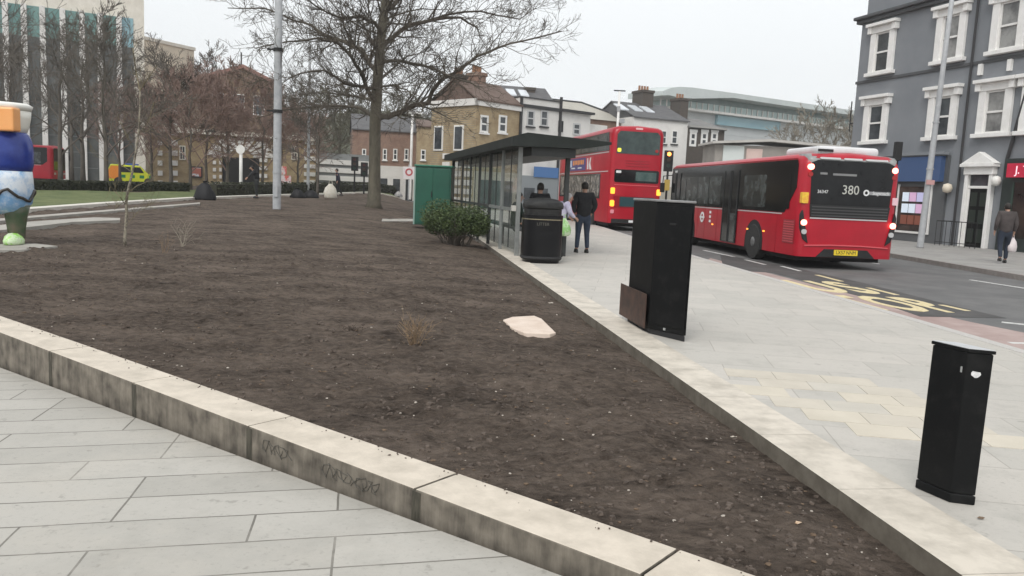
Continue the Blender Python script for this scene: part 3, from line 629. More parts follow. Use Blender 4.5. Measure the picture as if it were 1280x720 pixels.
# --- 9 white house with skylights
F = Facade('skylight_house', 'white rendered house with dark roof and row of four skylights', 'house', 789.5, 79, 857, 81.5)
ze = F.uv(820, 148)[1]; zr = F.uv(815, 127)[1]+.3
F.box('wall', render_w, 0, F.L, 0, 9, 0, ze); gable_roof(F, 0, F.L, 0, 9, ze+.05, zr, slate)
for x in (778, 793, 811, 826): 
    if x > 789: skylight(F, x, ze, zr, 4.5, .9)
for x in (829.5, 843): F.window(F.rect(x-3.6, 163, x+3.6, 180), white, dpane, fw=.1, sill=dtrim)
chimney(F, F.uv(826, 130)[0], F.uv(840, 130)[0], 3.4, 5.4, ze+1, F.uv(833, 124)[1]+1.2, dbrick, 4)
F.box('shopfront', M('shop_cream', (.5, .47, .4), rough=.6), 0, F.L, -.15, -.003, 0, 3)
# --- 10 dark brick house
F = Facade('dark_brick_house', 'dark brick house with three white framed arched windows', 'house', 857.3, 81.52, 903, 83.5)
ze = F.uv(880, 160)[1]; zr = F.uv(880, 143)[1]
F.box('wall', dbrick, 0, F.L, 0, 9, 0, ze); gable_roof(F, 0, F.L, 0, 9, ze+.05, zr, M('grey_roof', (.15, .145, .14), (.2, .195, .19), scale=1, rough=.85))
F.box('gutter', M('grey_gutter', (.35, .34, .32), rough=.6), 0, F.L, -.4, -.25, ze-.05, ze+.12)
for x in (866, 880, 892.5):
    r = F.rect(x-4.2, 165, x+4.2, 183); F.window(r, white, dpane, fw=.22); B(r[0]-.05, r[1]+.05, -.1, -.003, r[3]+.001, r[3]+.25).build('lintel', white, F.root)
chimney(F, F.uv(877, 145)[0], F.uv(887, 145)[0], 3.6, 5.4, ze+1, F.uv(882, 134)[1]+1.2, dbrick, 3)
# --- 11 glass roofed building far behind
F = Facade('glass_roofed_building', 'long modern building with overhanging curved roof and green glass, in distance', 'office building', 818, 170, 1075, 205)
mb = MB(); rings = []
def gz(px, py): return F.uv(px, py)
for (px, yt, yb) in ((812, 116, 119), (822, 112, 121), (833, 110.5, 124), (850, 111.5, 125), (900, 118, 124), (960, 126.5, 133), (1040, 138, 144), (1075, 143, 148)):
    u, zt_ = gz(px, yt); zb_ = gz(px, yb)[1]; zb_ = min(zb_, zt_-.8)
    rings.append([(u, -4, zb_), (u, 7, zb_), (u, 7, zt_+.3), (u, 3, zt_+.5), (u, -4, zt_)])
mb.loft(rings).build('roof', M('curved_roof', (.46, .50, .49), (.54, .58, .57), scale=.1, rough=.6), F.root)
def strip2(name, y0, y1, x0, x1, mat, v0, v1):
    # parallel band following the roof slope (constant height in space)
    u0 = gz(x0, 130)[0]; u1 = gz(x1, 130)[0]; xm = 900; z0 = gz(xm, y1)[1]; z1 = gz(xm, y0)[1]
    return B(u0, u1, v0, v1, z0, z1).build(name, mat, F.root)
strip2('upper_glazing', 123.5, 132, 838, 1072, M('dark_green_glass', (.09, .15, .13), (.15, .22, .2), scale=.15, rough=.2), 0, 6)
strip2('middle_glazing', 132.2, 141, 838, 1072, M('pale_green_glass', (.34, .46, .44), (.45, .55, .53), scale=.15, rough=.2), -.5, 6)
strip2('balcony', 141.2, 144, 834, 1072, render_w, -2, 6)
strip2('lower_wall', 144.2, 168, 836, 1072, M('grey_cladding', (.46, .48, .48), (.54, .56, .56), scale=.15, rough=.6), 0, 6)
strip2('base_wall', 168.2, 250, 836, 1072, M('grey_cladding'  , (.36, .37, .37)), 0, 5.5)
u0 = gz(950, 150)[0]; B(u0-14, u0+6, -.8, -.01, gz(930, 160)[1], gz(930, 148)[1]).build('glazing', tealb, F.root)
m = MB()
for k in range(40): m.box(F.L*k/40, F.L*k/40+.25, -.7, -.52, gz(900, 141)[1], gz(900, 132.2)[1])
m.build('mullion', render_w, F.root)
# --- 12 low shed with garage
F = Facade('low_garage', 'low flat roofed garage with pale door behind the single deck bus', 'garage', 893, 72, 1075, 72.5)
zt_ = F.uv(960, 183)[1]+.9
F.box('wall', M('shed_wall', (.26, .24, .22), (.34, .31, .28), scale=.8, rough=.85), 0, F.L, 0, 4, 0, zt_-.9)
um = F.uv(962, 178)[0]
MB().prism([(-.4, zt_-.9), (um, zt_-.5), (F.L+.4, zt_-.9), (F.L+.4, zt_-.7), (um, zt_-.28), (-.4, zt_-.7)], -.6, 4.5, 'y').build('roof', M('shed_roof', (.42, .40, .37), (.5, .48, .45), scale=.5, rough=.7), F.root)
r = F.rect(903, 182, 929, 215); B(r[0], r[1], -.08, -.003, 0, r[3]).build('garage_door', M('pale_door', (.62, .66, .64), rough=.5), F.root)
r = F.rect(932, 186, 952, 215); B(r[0], r[1], -.08, -.003, 0, r[3]).build('garage_door', M('pink_door', (.66, .5, .45), (.6, .45, .4), scale=.5, rough=.5), F.root)
r = F.rect(960, 184, 1050, 205); m = MB(); [m.box(r[0]+k*2.2, r[0]+k*2.2+1.7, -.05, -.003, 1.0, 2.6) for k in range(6)]; m.build('glazing', dpane, F.root)
# --- 13 grey building, right
greyr = M('grey_render_wall', (.195, .208, .225), (.232, .245, .262), scale=.5, rough=.85, bump=.1, bscale=30)
fu = Vector((math.cos(PI/2+.285), math.sin(PI/2+.285))); p0 = Vector((18.6, 32)); corner = p0+fu*8.2; end = p0-fu*9
F = Facade('grey_building', 'three storey grey rendered building with ornate white window surrounds', 'building', 0, 0, 0, 0, XY=[corner, end], base=0)
U = lambda u: 8.2-u        # u measured as in the survey from the door towards the far corner
F.box('wall', greyr, 0, F.L, 0, 10, 0, 10.45)
F.box('attic_wall', greyr, .12, F.L-.1, .12, 9.9, 10.452, 13.2); 
MB().box(-.3, F.L, -.32, 10.3, 10.3, 10.45).box(-.2, F.L, -.2, 10.2, 10.12, 10.298).build('cornice', M('grey_cornice', (.085, .088, .092), rough=.8), F.root, bevel=.03)
F.box('string_course', M('grey_cornice', (.085, .088, .092)), -.05, F.L, -.06, -.002, 7.30, 7.42)
wsur = M('white_surround', (.84, .83, .81), (.76, .75, .72), scale=3, rough=.6)
def ornate(uc, z0, z1, wdt=1.5, pane=dpane):
    """sash window with moulded architrave, bracketed hood and sill"""
    c = U(uc); m = MB(); hw = wdt/2; t = .27
    m.box(c-hw-.06, c-hw+t, -.14, -.002, z0+.1, z1-.45).box(c+hw-t, c+hw+.06, -.14, -.002, z0+.1, z1-.45)        # jambs
    m.box(c-hw-.1, c+hw+.1, -.16, -.002, z1-.448, z1-.14)                                                      # frieze
    m.box(c-hw-.24, c+hw+.24, -.34, -.002, z1-.138, z1)                                                        # hood
    m.box(c-hw-.19, c-hw+.05, -.25, -.003, z1-.44, z1-.14).box(c+hw-.05, c+hw+.19, -.25, -.003, z1-.44, z1-.14)  # brackets
    m.box(c-hw-.18, c+hw+.18, -.24, -.002, z0-.06, z0+.098)                                                    # sill
    f = m.build('window', wsur, F.root, bevel=.012)
    m = MB(); a, b = c-hw+t+.002, c+hw-t-.002; zz0, zz1 = z0+.1, z1-.45; fw = .07; zm = (zz0+zz1)/2
    m.box(a, a+fw, -.07, -.003, zz0, zz1).box(b-fw, b, -.07, -.003, zz0, zz1).box(a+fw, b-fw, -.07, -.003, zz0, zz0+fw).box(a+fw, b-fw, -.07, -.003, zz1-fw, zz1).box(a+fw, b-fw, -.085, -.003, zm-.04, zm+.04)
    m.build('frame', white, f); B(a+fw, b-fw, -.03, -.004, zz0+fw, zz1-fw).build('pane', pane, f)
for k, uc in enumerate((6.6, 2.62, -.20, -2.15, -5.0, -7.6)):
    ornate(uc, 7.60, 9.95, pane=(dpane, dpane2, dpane2, dpane, dpane, dpane2)[k], wdt=1.42)
for k, uc in enumerate((6.6, 2.62, .0, -1.95, -4.8, -7.5)):
    ornate(uc, 4.42, 6.62, pane=(dpane, dpane, dpane2, dpane, dpane2, dpane)[k], wdt=1.42)
m = MB()
for uc in (.9, -.45): m.box(U(uc)-.09, U(uc)+.09, -.12, -.002, 6.85, 7.28)
m.build('wall_lamp', wsur, F.root)
MB().tube([(U(1.35), -.09, 0), (U(1.35), -.09, 10.1)], .05).build('downpipe', dtrim, F.root)
MB().tube([(U(-.85), -.09, 3.5), (U(-1.35), -.09, 6.0)], .07).build('downpipe', dtrim, F.root)
# door with pediment
dc = U(.30)
m = MB().box(dc-.66, dc-.50, -.2, -.002, 0, 2.9).box(dc+.50, dc+.66, -.2, -.002, 0, 2.9).box(dc-.70, dc+.70, -.24, -.002, 2.902, 3.2)
m.box(dc-.80, dc+.80, -.38, -.002, 3.202, 3.32)
m.prism([(dc-.84, 3.33), (dc+.84, 3.33), (dc, 3.80)], -.3, -.002, 'y')
m.box(dc-.50, dc+.50, -.12, -.002, 2.35, 2.46).box(dc-.50, dc-.44, -.1, -.003, 0, 2.35).box(dc+.44, dc+.50, -.1, -.003, 0, 2.35)
d = m.build('door_surround', wsur, F.root, bevel=.015)
B(dc-.438, dc+.438, -.05, -.004, .02, 2.34).build('door', black, F.root); B(dc-.48, dc+.48, -.05, -.005, 2.47, 2.89).build('fanlight', dpane, F.root)
m = MB()
for x in (-.25, .25):
    for z in (.2, .95, 1.65): m.box(dc+x*.85-.15, dc+x*.85+.15, -.065, -.051, z, z+.55)
m.build('door_panels', M('door_green', (.018, .028, .022), rough=.35), F.root)
# railing by the door step
m = MB()
for k in range(9): m.tube([(dc-1.0+k*.25, -1.0, 0), (dc-1.0+k*.25, -1.0, 1.0)], .012, 5)
m.tube([(dc-1.0, -.1, 1.0), (dc-1.0, -1.0, 1.0), (dc+1.0, -1.0, 1.0)], .02, 6); m.tube([(dc-1.0, -1.0, .15), (dc+1.0, -1.0, .15)], .015, 5)
m.build('railing', blackm, F.root)
# estate agent shopfront with blue fascia
s0, s1 = U(7.6), U(1.95)
F.box('shopfront', M('shop_dark', (.10, .105, .11), rough=.6), s0, s1, -.12, -.003, 0, 3.72)
F.box('shop_fascia', M('fascia_blue', (.05, .095, .21), rough=.5), s0+.1, s1-.15, -.35, -.122, 2.62, 3.68)
F.box('shop_cornice', greyr, s0, s1, -.42, -.123, 3.74, 3.86)
F.box('shop_window', M('shop_interior', (.03, .028, .028), (.09, .07, .06), scale=1.5, rough=.15), s0+.3, s1-.7, -.15, -.122, .45, 2.4)
m = MB().box(s0+.25, s1-.65, -.17, -.123, .36, .449)
for x in (s0+.25, U(4.55), s1-.7): m.box(x-.04, x+.04, -.18, -.123, .45, 2.5)
m.build('shop_frame', white, F.root)
pal = [M('card_white', (.62, .68, .75), rough=.6, emit=(.7, .8, .95, .25)), M('card_pink', (.6, .38, .55), rough=.6, emit=(.8, .5, .75, .2)), M('card_lilac', (.48, .46, .66), rough=.6, emit=(.6, .6, .9, .2)), M('card_rust', (.25, .08, .05), rough=.6)]
R = random.Random(3)
for r_ in range(3):
    for k in range(5):
        u = U(4.25)+k*.42; z = 1.75-r_*.5
        mt = pal[3] if r_ == 2 else pal[[0, 1, 2, 1, 1][k] if r_ == 0 else [0, 0, 1, 0, 0][k]]
        if u+.36 < s1-.7: B(u, u+.36, -.19, -.155, z, z+.4).build('property_card', mt, F.root)
mb = MB(); mb.box(s0+.5, s0+1.2, -.185, -.152, .9, 2.3); mb.build('poster', M('poster_red', (.35, .04, .05), (.5, .4, .38), scale=3, rough=.5), F.root)
MB().lathe([(.02, 2.15), (.16, 2.2), (.2, 2.35), (.16, 2.5), (.02, 2.55)], 12, (U(1.72), -.25)).build('globe_lamp', M('globe_cream', (.7, .62, .5), rough=.4), F.root, smooth=True)
MB().lathe([(.02, 2.45), (.14, 2.5), (.18, 2.65), (.14, 2.8), (.02, 2.85)], 12, (U(-.62), -.25)).build('globe_lamp', M('globe_white', (.75, .74, .7), rough=.4), F.root, smooth=True)
# right shop with red sign
s0, s1 = U(-.82), U(-8.6)
F.box('shopfront', M('shop_green_black', (.022, .032, .03), rough=.4), s0, s1, -.16, -.003, 0, 3.5)
sg = F.box('shop_sign', M('sign_red', (.42, .012, .04), rough=.5, emit=(.7, .03, .08, .15)), s0+.35, s1-.3, -.40, -.162, 2.78, 3.30)
text('J. TOM', .42, (s0+1.35, -.405, 3.04), (PI/2, 0, 0), M('sign_letter', (.8, .6, .65), rough=.5, emit=(1, .75, .8, .5)), sg, ext=.01)
F.box('shop_window', M('shop_interior2', (.012, .014, .014), (.05, .045, .04), scale=1.1, rough=.12), s0+.5, s1-.4, -.185, -.162, .5, 2.6)
m = MB()
for k in range(5): m.box(s0+.5+k*1.3, s0+.57+k*1.3, -.21, -.163, .5, 2.6)
m.build('shop_frame', M('shop_green', (.03, .06, .045), rough=.4), F.root)
F.box('plinth', greyr, 0, s0-.01, -.08, -.001, 0, .3) if False else None
# aerial bracket on the corner
MB().tube([(-.02, 1, 5.6), (-1.5, 1, 5.6)], .035).tube([(-1.5, 1, 5.2), (-1.5, 1, 6.7)], .03).tube([(-1.45, 1, 5.6), (-.02, 1, 4.2)], .02).build('aerial_bracket', dtrim, F.root)
# --- wooded ridge behind the terrace
hl = M('wooded_hill', (.05, .058, .035), (.11, .11, .075), scale=.25, rough=1, bump=1, bscale=.8, bdist=1.)
mb = MB(); nx, ny = 60, 12
for j in range(ny):
    for i in range(nx):
        px = 330+i*5; Yd = 150+j*8; p = W(px, 200, Yd); t = j/(ny-1); x = (px-330)/300
        h = 19*math.sin(PI*min(1, t*.9+.1))*(.75+.25*math.sin(PI*x))+2.2*noise.noise((p.x*.12, p.y*.12, 0))+1.4*noise.noise((p.x*.5, p.y*.5, 4))
        mb.v.append((p.x, p.y, h-1))
mb.f = [(j*nx+i, j*nx+i+1, (j+1)*nx+i+1, (j+1)*nx+i) for j in range(ny-1) for i in range(nx-1)]; mb.m = [0]*len(mb.f)
tag(mb.build('hill', hl, smooth=True), kind='structure')
hz = B(-320, 320, -60, 420, -2.4, 70).build('haze', bpy.data.materials.new('haze_air')); tag(hz, kind='stuff')
hm = hz.data.materials[0]; hm.use_nodes = True; hn = hm.node_tree; hn.nodes.remove(hn.nodes['Principled BSDF'])
pv = hn.nodes.new('ShaderNodeVolumePrincipled'); pv.inputs['Density'].default_value = .0007; pv.inputs['Color'].default_value = (1, 1, 1, 1); pv.inputs['Anisotropy'].default_value = .2
hn.links.new(pv.outputs[0], hn.nodes['Material Output'].inputs['Volume'])
# ================================================================== VEHICLES
def ring_pts(y, w, zb, zt, r=.28, dome=.05):
    return [(-w, y, zb), (-w, y, zt-r), (-w+r*.12, y, zt-r*.55), (-w+r*.4, y, zt-r*.2), (-w+r, y, zt), (0, y, zt+dome), (w-r, y, zt), (w-r*.4, y, zt-r*.2), (w-r*.12, y, zt-r*.55), (w, y, zt-r), (w, y, zb)]
def bus_body(w, zb, zt, L, mat, root, r=.28):
    prof = [(0, w-.16, zt-.16), (.03, w-.09, zt-.09), (.09, w-.04, zt-.04), (.22, w, zt), (L/2, w, zt), (L-.3, w, zt), (L-.12, w-.05, zt-.05), (L-.03, w-.14, zt-.12), (L, w-.22, zt-.2)]
    mb = MB().loft([ring_pts(y, ww, zb, z, r) for y, ww, z in prof])
    o = mb.build('body', mat, root, smooth=True)
    m = o.modifiers.new('split', 'EDGE_SPLIT'); m.split_angle = math.radians(50)
    return o
def wheel(root, x, y, r=.48, t=.28):
    side = -1 if x < 0 else 1
    prof = [(r*.72, 0), (r*.95, 0), (r, .03), (r, t-.03), (r*.95, t), (r*.72, t)]
    def turned(mb, prof, n=28):
        rings = [[(x-side*z, y+math.cos(2*PI*k/n)*q, r+math.sin(2*PI*k/n)*q) for k in range(n)] for q, z in prof]; mb.loft(rings); return mb
    w_ = turned(MB(), prof).build('wheel', rubber, root, smooth=True); w_.modifiers.new('s', 'EDGE_SPLIT')
    rm = turned(MB(), [(r*.70, .012), (r*.62, .03), (r*.5, .07), (r*.3, .06), (r*.28, .0), (r*.12, -.01), (.02, -.01)]).build('rim', rimm, w_, smooth=True)
    m = MB()
    for k in range(8):
        a = k*PI/4; m.disc((x+side*.004-side*.07, y+math.cos(a)*r*.42, r+math.sin(a)*r*.42), .022, 'x', .04, 6)
    m.build('wheel_nuts', chrome, w_)
    return w_
def plate(poly, x, t, name, mat, root, bevel=.0):     # polygon (y,z) on a side plane
    s = -1 if x < 0 else 1
    return MB().prism(poly, x, x+s*t, 'x').build(name, mat, root, bevel=bevel)
def rnd(y0, z0, y1, z1, r, n=4):
    P = []
    for cx, cy, a0 in ((y1-r, z0+r, -PI/2), (y1-r, z1-r, 0), (y0+r, z1-r, PI/2), (y0+r, z0+r, PI)):
        for k in range(n+1): a = a0+PI/2*k/n; P.append((cx+r*math.cos(a), cy+r*math.sin(a)))
    return P
def back(poly, y, t, name, mat, root, bevel=0):       # polygon (x,z) on the rear plane, facing -y
    return MB().prism(poly, y-t, y, 'y').build(name, mat, root, bevel=bevel)
silver = M('silver_line', (.55, .54, .54), rough=.4)
def roundel(root, x, y, z, r=.17):
    s = -1 if x < 0 else 1
    o = MB().disc((x+s*.008, y, z), r, 'x', .012, 20, r*.62).box(x+s*.003, x+s*.016, y-r*1.25, y+r*1.25, z-r*.17, z+r*.17).build('roundel', txtwhite, root)
def single_decker(label, cat, loc, rz, rear_detail=True):
    root = thing('single_deck_bus', label, cat, loc, rz); w = 1.25; L = 10.7; zt = 2.78
    bus_body(w, .30, zt, L, red, root)
    X = w+.002
    for s in (-1, 1):
        x = s*X
        gl = [(.24, 1.95), (.82, 1.33), (3.72, 1.33), (3.72, 1.33), (L-.7, 1.33), (L-.35, 1.6), (L-.35, 2.62), (.30, 2.62), (.24, 2.5)]
        plate(gl, x, .012, 'side_glazing', bglass, root)
        # lighter glimpses through the panes
        m = []
        for (a, b) in ((.55, 1.8), (2.0, 3.5), (5.3, 6.3), (6.4, 7.4), (7.5, 8.6), (8.7, 9.9)):
            g = plate(rnd(a, 1.42, b, 2.28, .06), x+s*.0125, .006, 'window_pane', bglass2 if a > 1.9 else bglass, root)
        plate([(.3, 2.625), (L-.4, 2.625), (L-.4, 2.66), (.3, 2.66)], x, .012, 'cantrail_trim', dred, root)
        plate([(.95, 1.285), (L-.8, 1.285), (L-.8, 1.31), (.95, 1.31)], x, .008, 'waist_trim', silver, root)
        for yc in (2.6, 8.1):
            P = [(yc+.60*math.cos(a), .48+.60*math.sin(a)) for a in [PI*k/14 for k in range(15)]]+[(yc-.60, .297), (yc+.60, .297)]
            plate(P, x, .006, 'wheel_arch', blackm, root)
            wheel(root, s*(X+.02), yc)
        for yc in (1.2, 5.5, 6.6, 7.3): plate([(yc, .31), (yc+.008, .31), (yc+.008, 1.27), (yc, 1.27)], x, .004, 'panel_gap', dred, root)
    x = -X
    vg = thing('vent_grille', None, None); vg.parent = root
    m = MB()
    for k in range(9): m.prism([(.22, .62+k*.06), (.78, .62+k*.06), (.78, .645+k*.06), (.22, .645+k*.06)], x, x-.012, 'x')
    bpy.data.objects.remove(vg); plate(rnd(.18, .58, .82, 1.17, .03), x, .004, 'vent_grille', dred, root); m.build('vent_slats', M('vent_slat', (.55, .08, .10), rough=.4), root)
    # doors on the kerb side
    for (a, b) in ((3.86, 5.06), (9.25, 10.35)):
        d = plate([(a, .34), (b, .34), (b, 2.45), (a, 2.45)], x-.0135, .01, 'door', bglass, root)
        for c in (a+.05, (a+b)/2-.05, (a+b)/2+.05, b-.05): plate([(c-.025, .36), (c+.025, .36), (c+.025, 2.43), (c-.025, 2.43)], x-.0245, .01, 'door_frame', blackm, d)
        plate([(a+.12, .38), ((a+b)/2-.1, .38), ((a+b)/2-.1, 1.2), (a+.12, 1.2)], x-.0245, .004, 'door_panel', bglass2, d)
    roundel(root, x, 6.85, .99); 
    for k in range(3): plate([(6.05, .85+k*.14), (6.2, .85+k*.14), (6.2, .93+k*.14), (6.05, .93+k*.14)], x, .006, 'side_sticker', txtwhite, root)
    for yc in (1.9, 3.0, 5.8): plate(rnd(yc, .78, yc+.12, .82, .015), x, .012, 'marker_lamp', amber, root)
    t = text('BUSES', .10, (x-.014, 9.9, 2.5), (PI/2, 0, -PI/2), txtwhite, root)
    # rear
    yr = -.002
    back([(-1.0, 1.44), (-.88, 1.36), (.88, 1.36), (1.0, 1.44), (1.05, 2.55), (.9, 2.62), (-.9, 2.62), (-1.05, 2.55)], yr, .014, 'rear_window', bglass, root)
    lv = back([(-.99, 1.26), (.99, 1.26), (1.02, 1.56), (-1.02, 1.56)], yr-.0145, .012, 'engine_grille', blackm, root)
    for k in range(4): back([(-.96, 1.285+k*.07), (.96, 1.285+k*.07), (.96, 1.315+k*.07), (-.96, 1.315+k*.07)], yr-.027, .012, 'louvre', M('louvre_grey', (.06, .06, .062), rough=.5), lv)
    back([(-.98, 1.22), (.98, 1.22), (.98, 1.25), (-.98, 1.25)], yr, .015, 'rear_trim', silver, root)
    back([(-1.06, .56), (-.4, .585), (.4, .585), (1.06, .56), (1.06, .585), (.4, .612), (-.4, .612), (-1.06, .585)], yr, .03, 'bumper_trim', M('trim_red', (.65, .10, .12), rough=.3), root)
    back([(-.75, .303), (.75, .303), (.55, .5), (-.55, .5)], yr, .010, 'bumper_recess', blackm, root)
    pltr = back(rnd(-.30, .36, .30, .49, .015), yr-.011, .02, 'number_plate', yel, root)
    text('LX57 NNM', .125, (0, yr-.032, .425), (PI/2, 0, 0), txtblk, pltr, ext=.002, sx=.85)
    # dome and roof pod
    B(-.78, .78, .25, 2.1, zt-.02, zt+.20).build('roof_pod', lwhite, root, bevel=.09, seg=3)
    B(-.80, -.42, .22, .252, zt+.06, zt+.12).build('pod_vent', blackm, root)
    mb = MB(); rings = []
    for y, ww, z in ((-.012, w-.2, zt-.14), (.05, w-.13, zt-.05), (.22, w-.10, zt+.03), (.5, w-.12, zt+.035)):
        rings.append([(a*ww, y, z-.05*abs(a)**3) for a in [-1+k/6 for k in range(13)]]+[(a*ww, y+.05, z-.2) for a in [1-k/6 for k in range(13)]])
    mb.loft(rings).build('rear_dome', M('dome_grey', (.22, .23, .23), (.34, .35, .34), scale=2, rough=.35), root, smooth=True)
    for (a, b) in ((-.85, -.35), (-.25, .2), (.3, .85)): back(rnd(a, zt-.135, b, zt-.09, .02), .02, .06, 'dome_reflector', lwhite, root)
    for s in (-1, 1):
        back(rnd(s*1.06-.075, 2.38, s*1.06+.075, 2.52, .07), .03, .06, 'tail_light', tail, root)
        back(rnd(s*1.06-.06, 2.22, s*1.06+.06, 2.33, .05), .03, .055, 'indicator', tailoff, root)
        cl = back([(s*1.17, 1.42), (s*.98, .62), (s*1.12, .72), (s*1.20, 1.0), (s*1.215, 1.3)], .075, .10, 'lamp_cluster', blackm, root, bevel=.01)
        back(rnd(s*1.13-.075, 1.05, s*1.13+.075, 1.19, .07), -.024, .02, 'brake_light', tail, root)
        back(rnd(s*1.11-.065, .84, s*1.11+.065, .96, .055), -.024, .02, 'fog_light', rev, root)
    back(rnd(-1.22, 1.58, -1.06, 1.84, .02), .10, .12, 'yellow_sticker', M('sticker_yellow', (.85, .62, .05), (.75, .35, .05), scale=14, rough=.5), root)
    back(rnd(1.07, 1.62, 1.21, 1.80, .02), .10, .12, 'sticker', M('sticker_pink', (.75, .5, .55), rough=.5), root)
    text('380', .31, (-.02, yr-.016, 1.93), (PI/2, 0, 0), dotwhite, root, name='route_number', sx=.95)
    text('36347', .11, (-.72, yr-.016, 1.87), (PI/2, 0, 0), txtwhite, root, name='fleet_number')
    text('Stagecoach', .115, (.75, yr-.018, 1.885), (PI/2, 0, 0), txtwhite, root, name='operator_name', sx=.82)
    MB().disc((.38, yr-.02, 1.89), .075, 'y', .01, 18, .04).build('operator_ring', txtwhite, root)
    B(.46, 1.0, yr-.0162, yr-.014, 1.845, 1.925).build('operator_band', M('band_grey', (.30, .30, .31)), root)
    for (a, b, z) in ((-.82, -.64, 2.28), (-.5, .1, 2.27)): back(rnd(a, z, b, z+.05, .01), yr-.0145, .004, 'small_notice', M('notice_grey', (.22, .22, .22)), root)
    # front
    MB().prism(rnd(-1.0, .95, 1.0, 2.62, .12), L-.002, L+.012, 'y').build('windscreen', bglass, root)
    for s in (-1, 1): B(s*.8-.14, s*.8+.14, L-.01, L+.02, .62, .78).build('headlight', rev, root, bevel=.01)
    MB().tube([(-1.1, L-.1, 2.4), (-1.45, L+.15, 2.35), (-1.48, L+.16, 1.9)], .02).box(-1.56, -1.40, L+.1, L+.17, 1.75, 2.1).build('mirror', blackm, root)
    B(-1.1, 1.1, .4, L-.4, .18, .32).build('underframe', blackm, root)
    return root
ba = .107
bc = Vector((6.81, 19.32))+Vector((math.cos(ba), math.sin(ba)))*1.25
single_decker('red single deck bus number 380 driving away beside the grey building', 'bus', (bc.x, bc.y, -.12), ba)

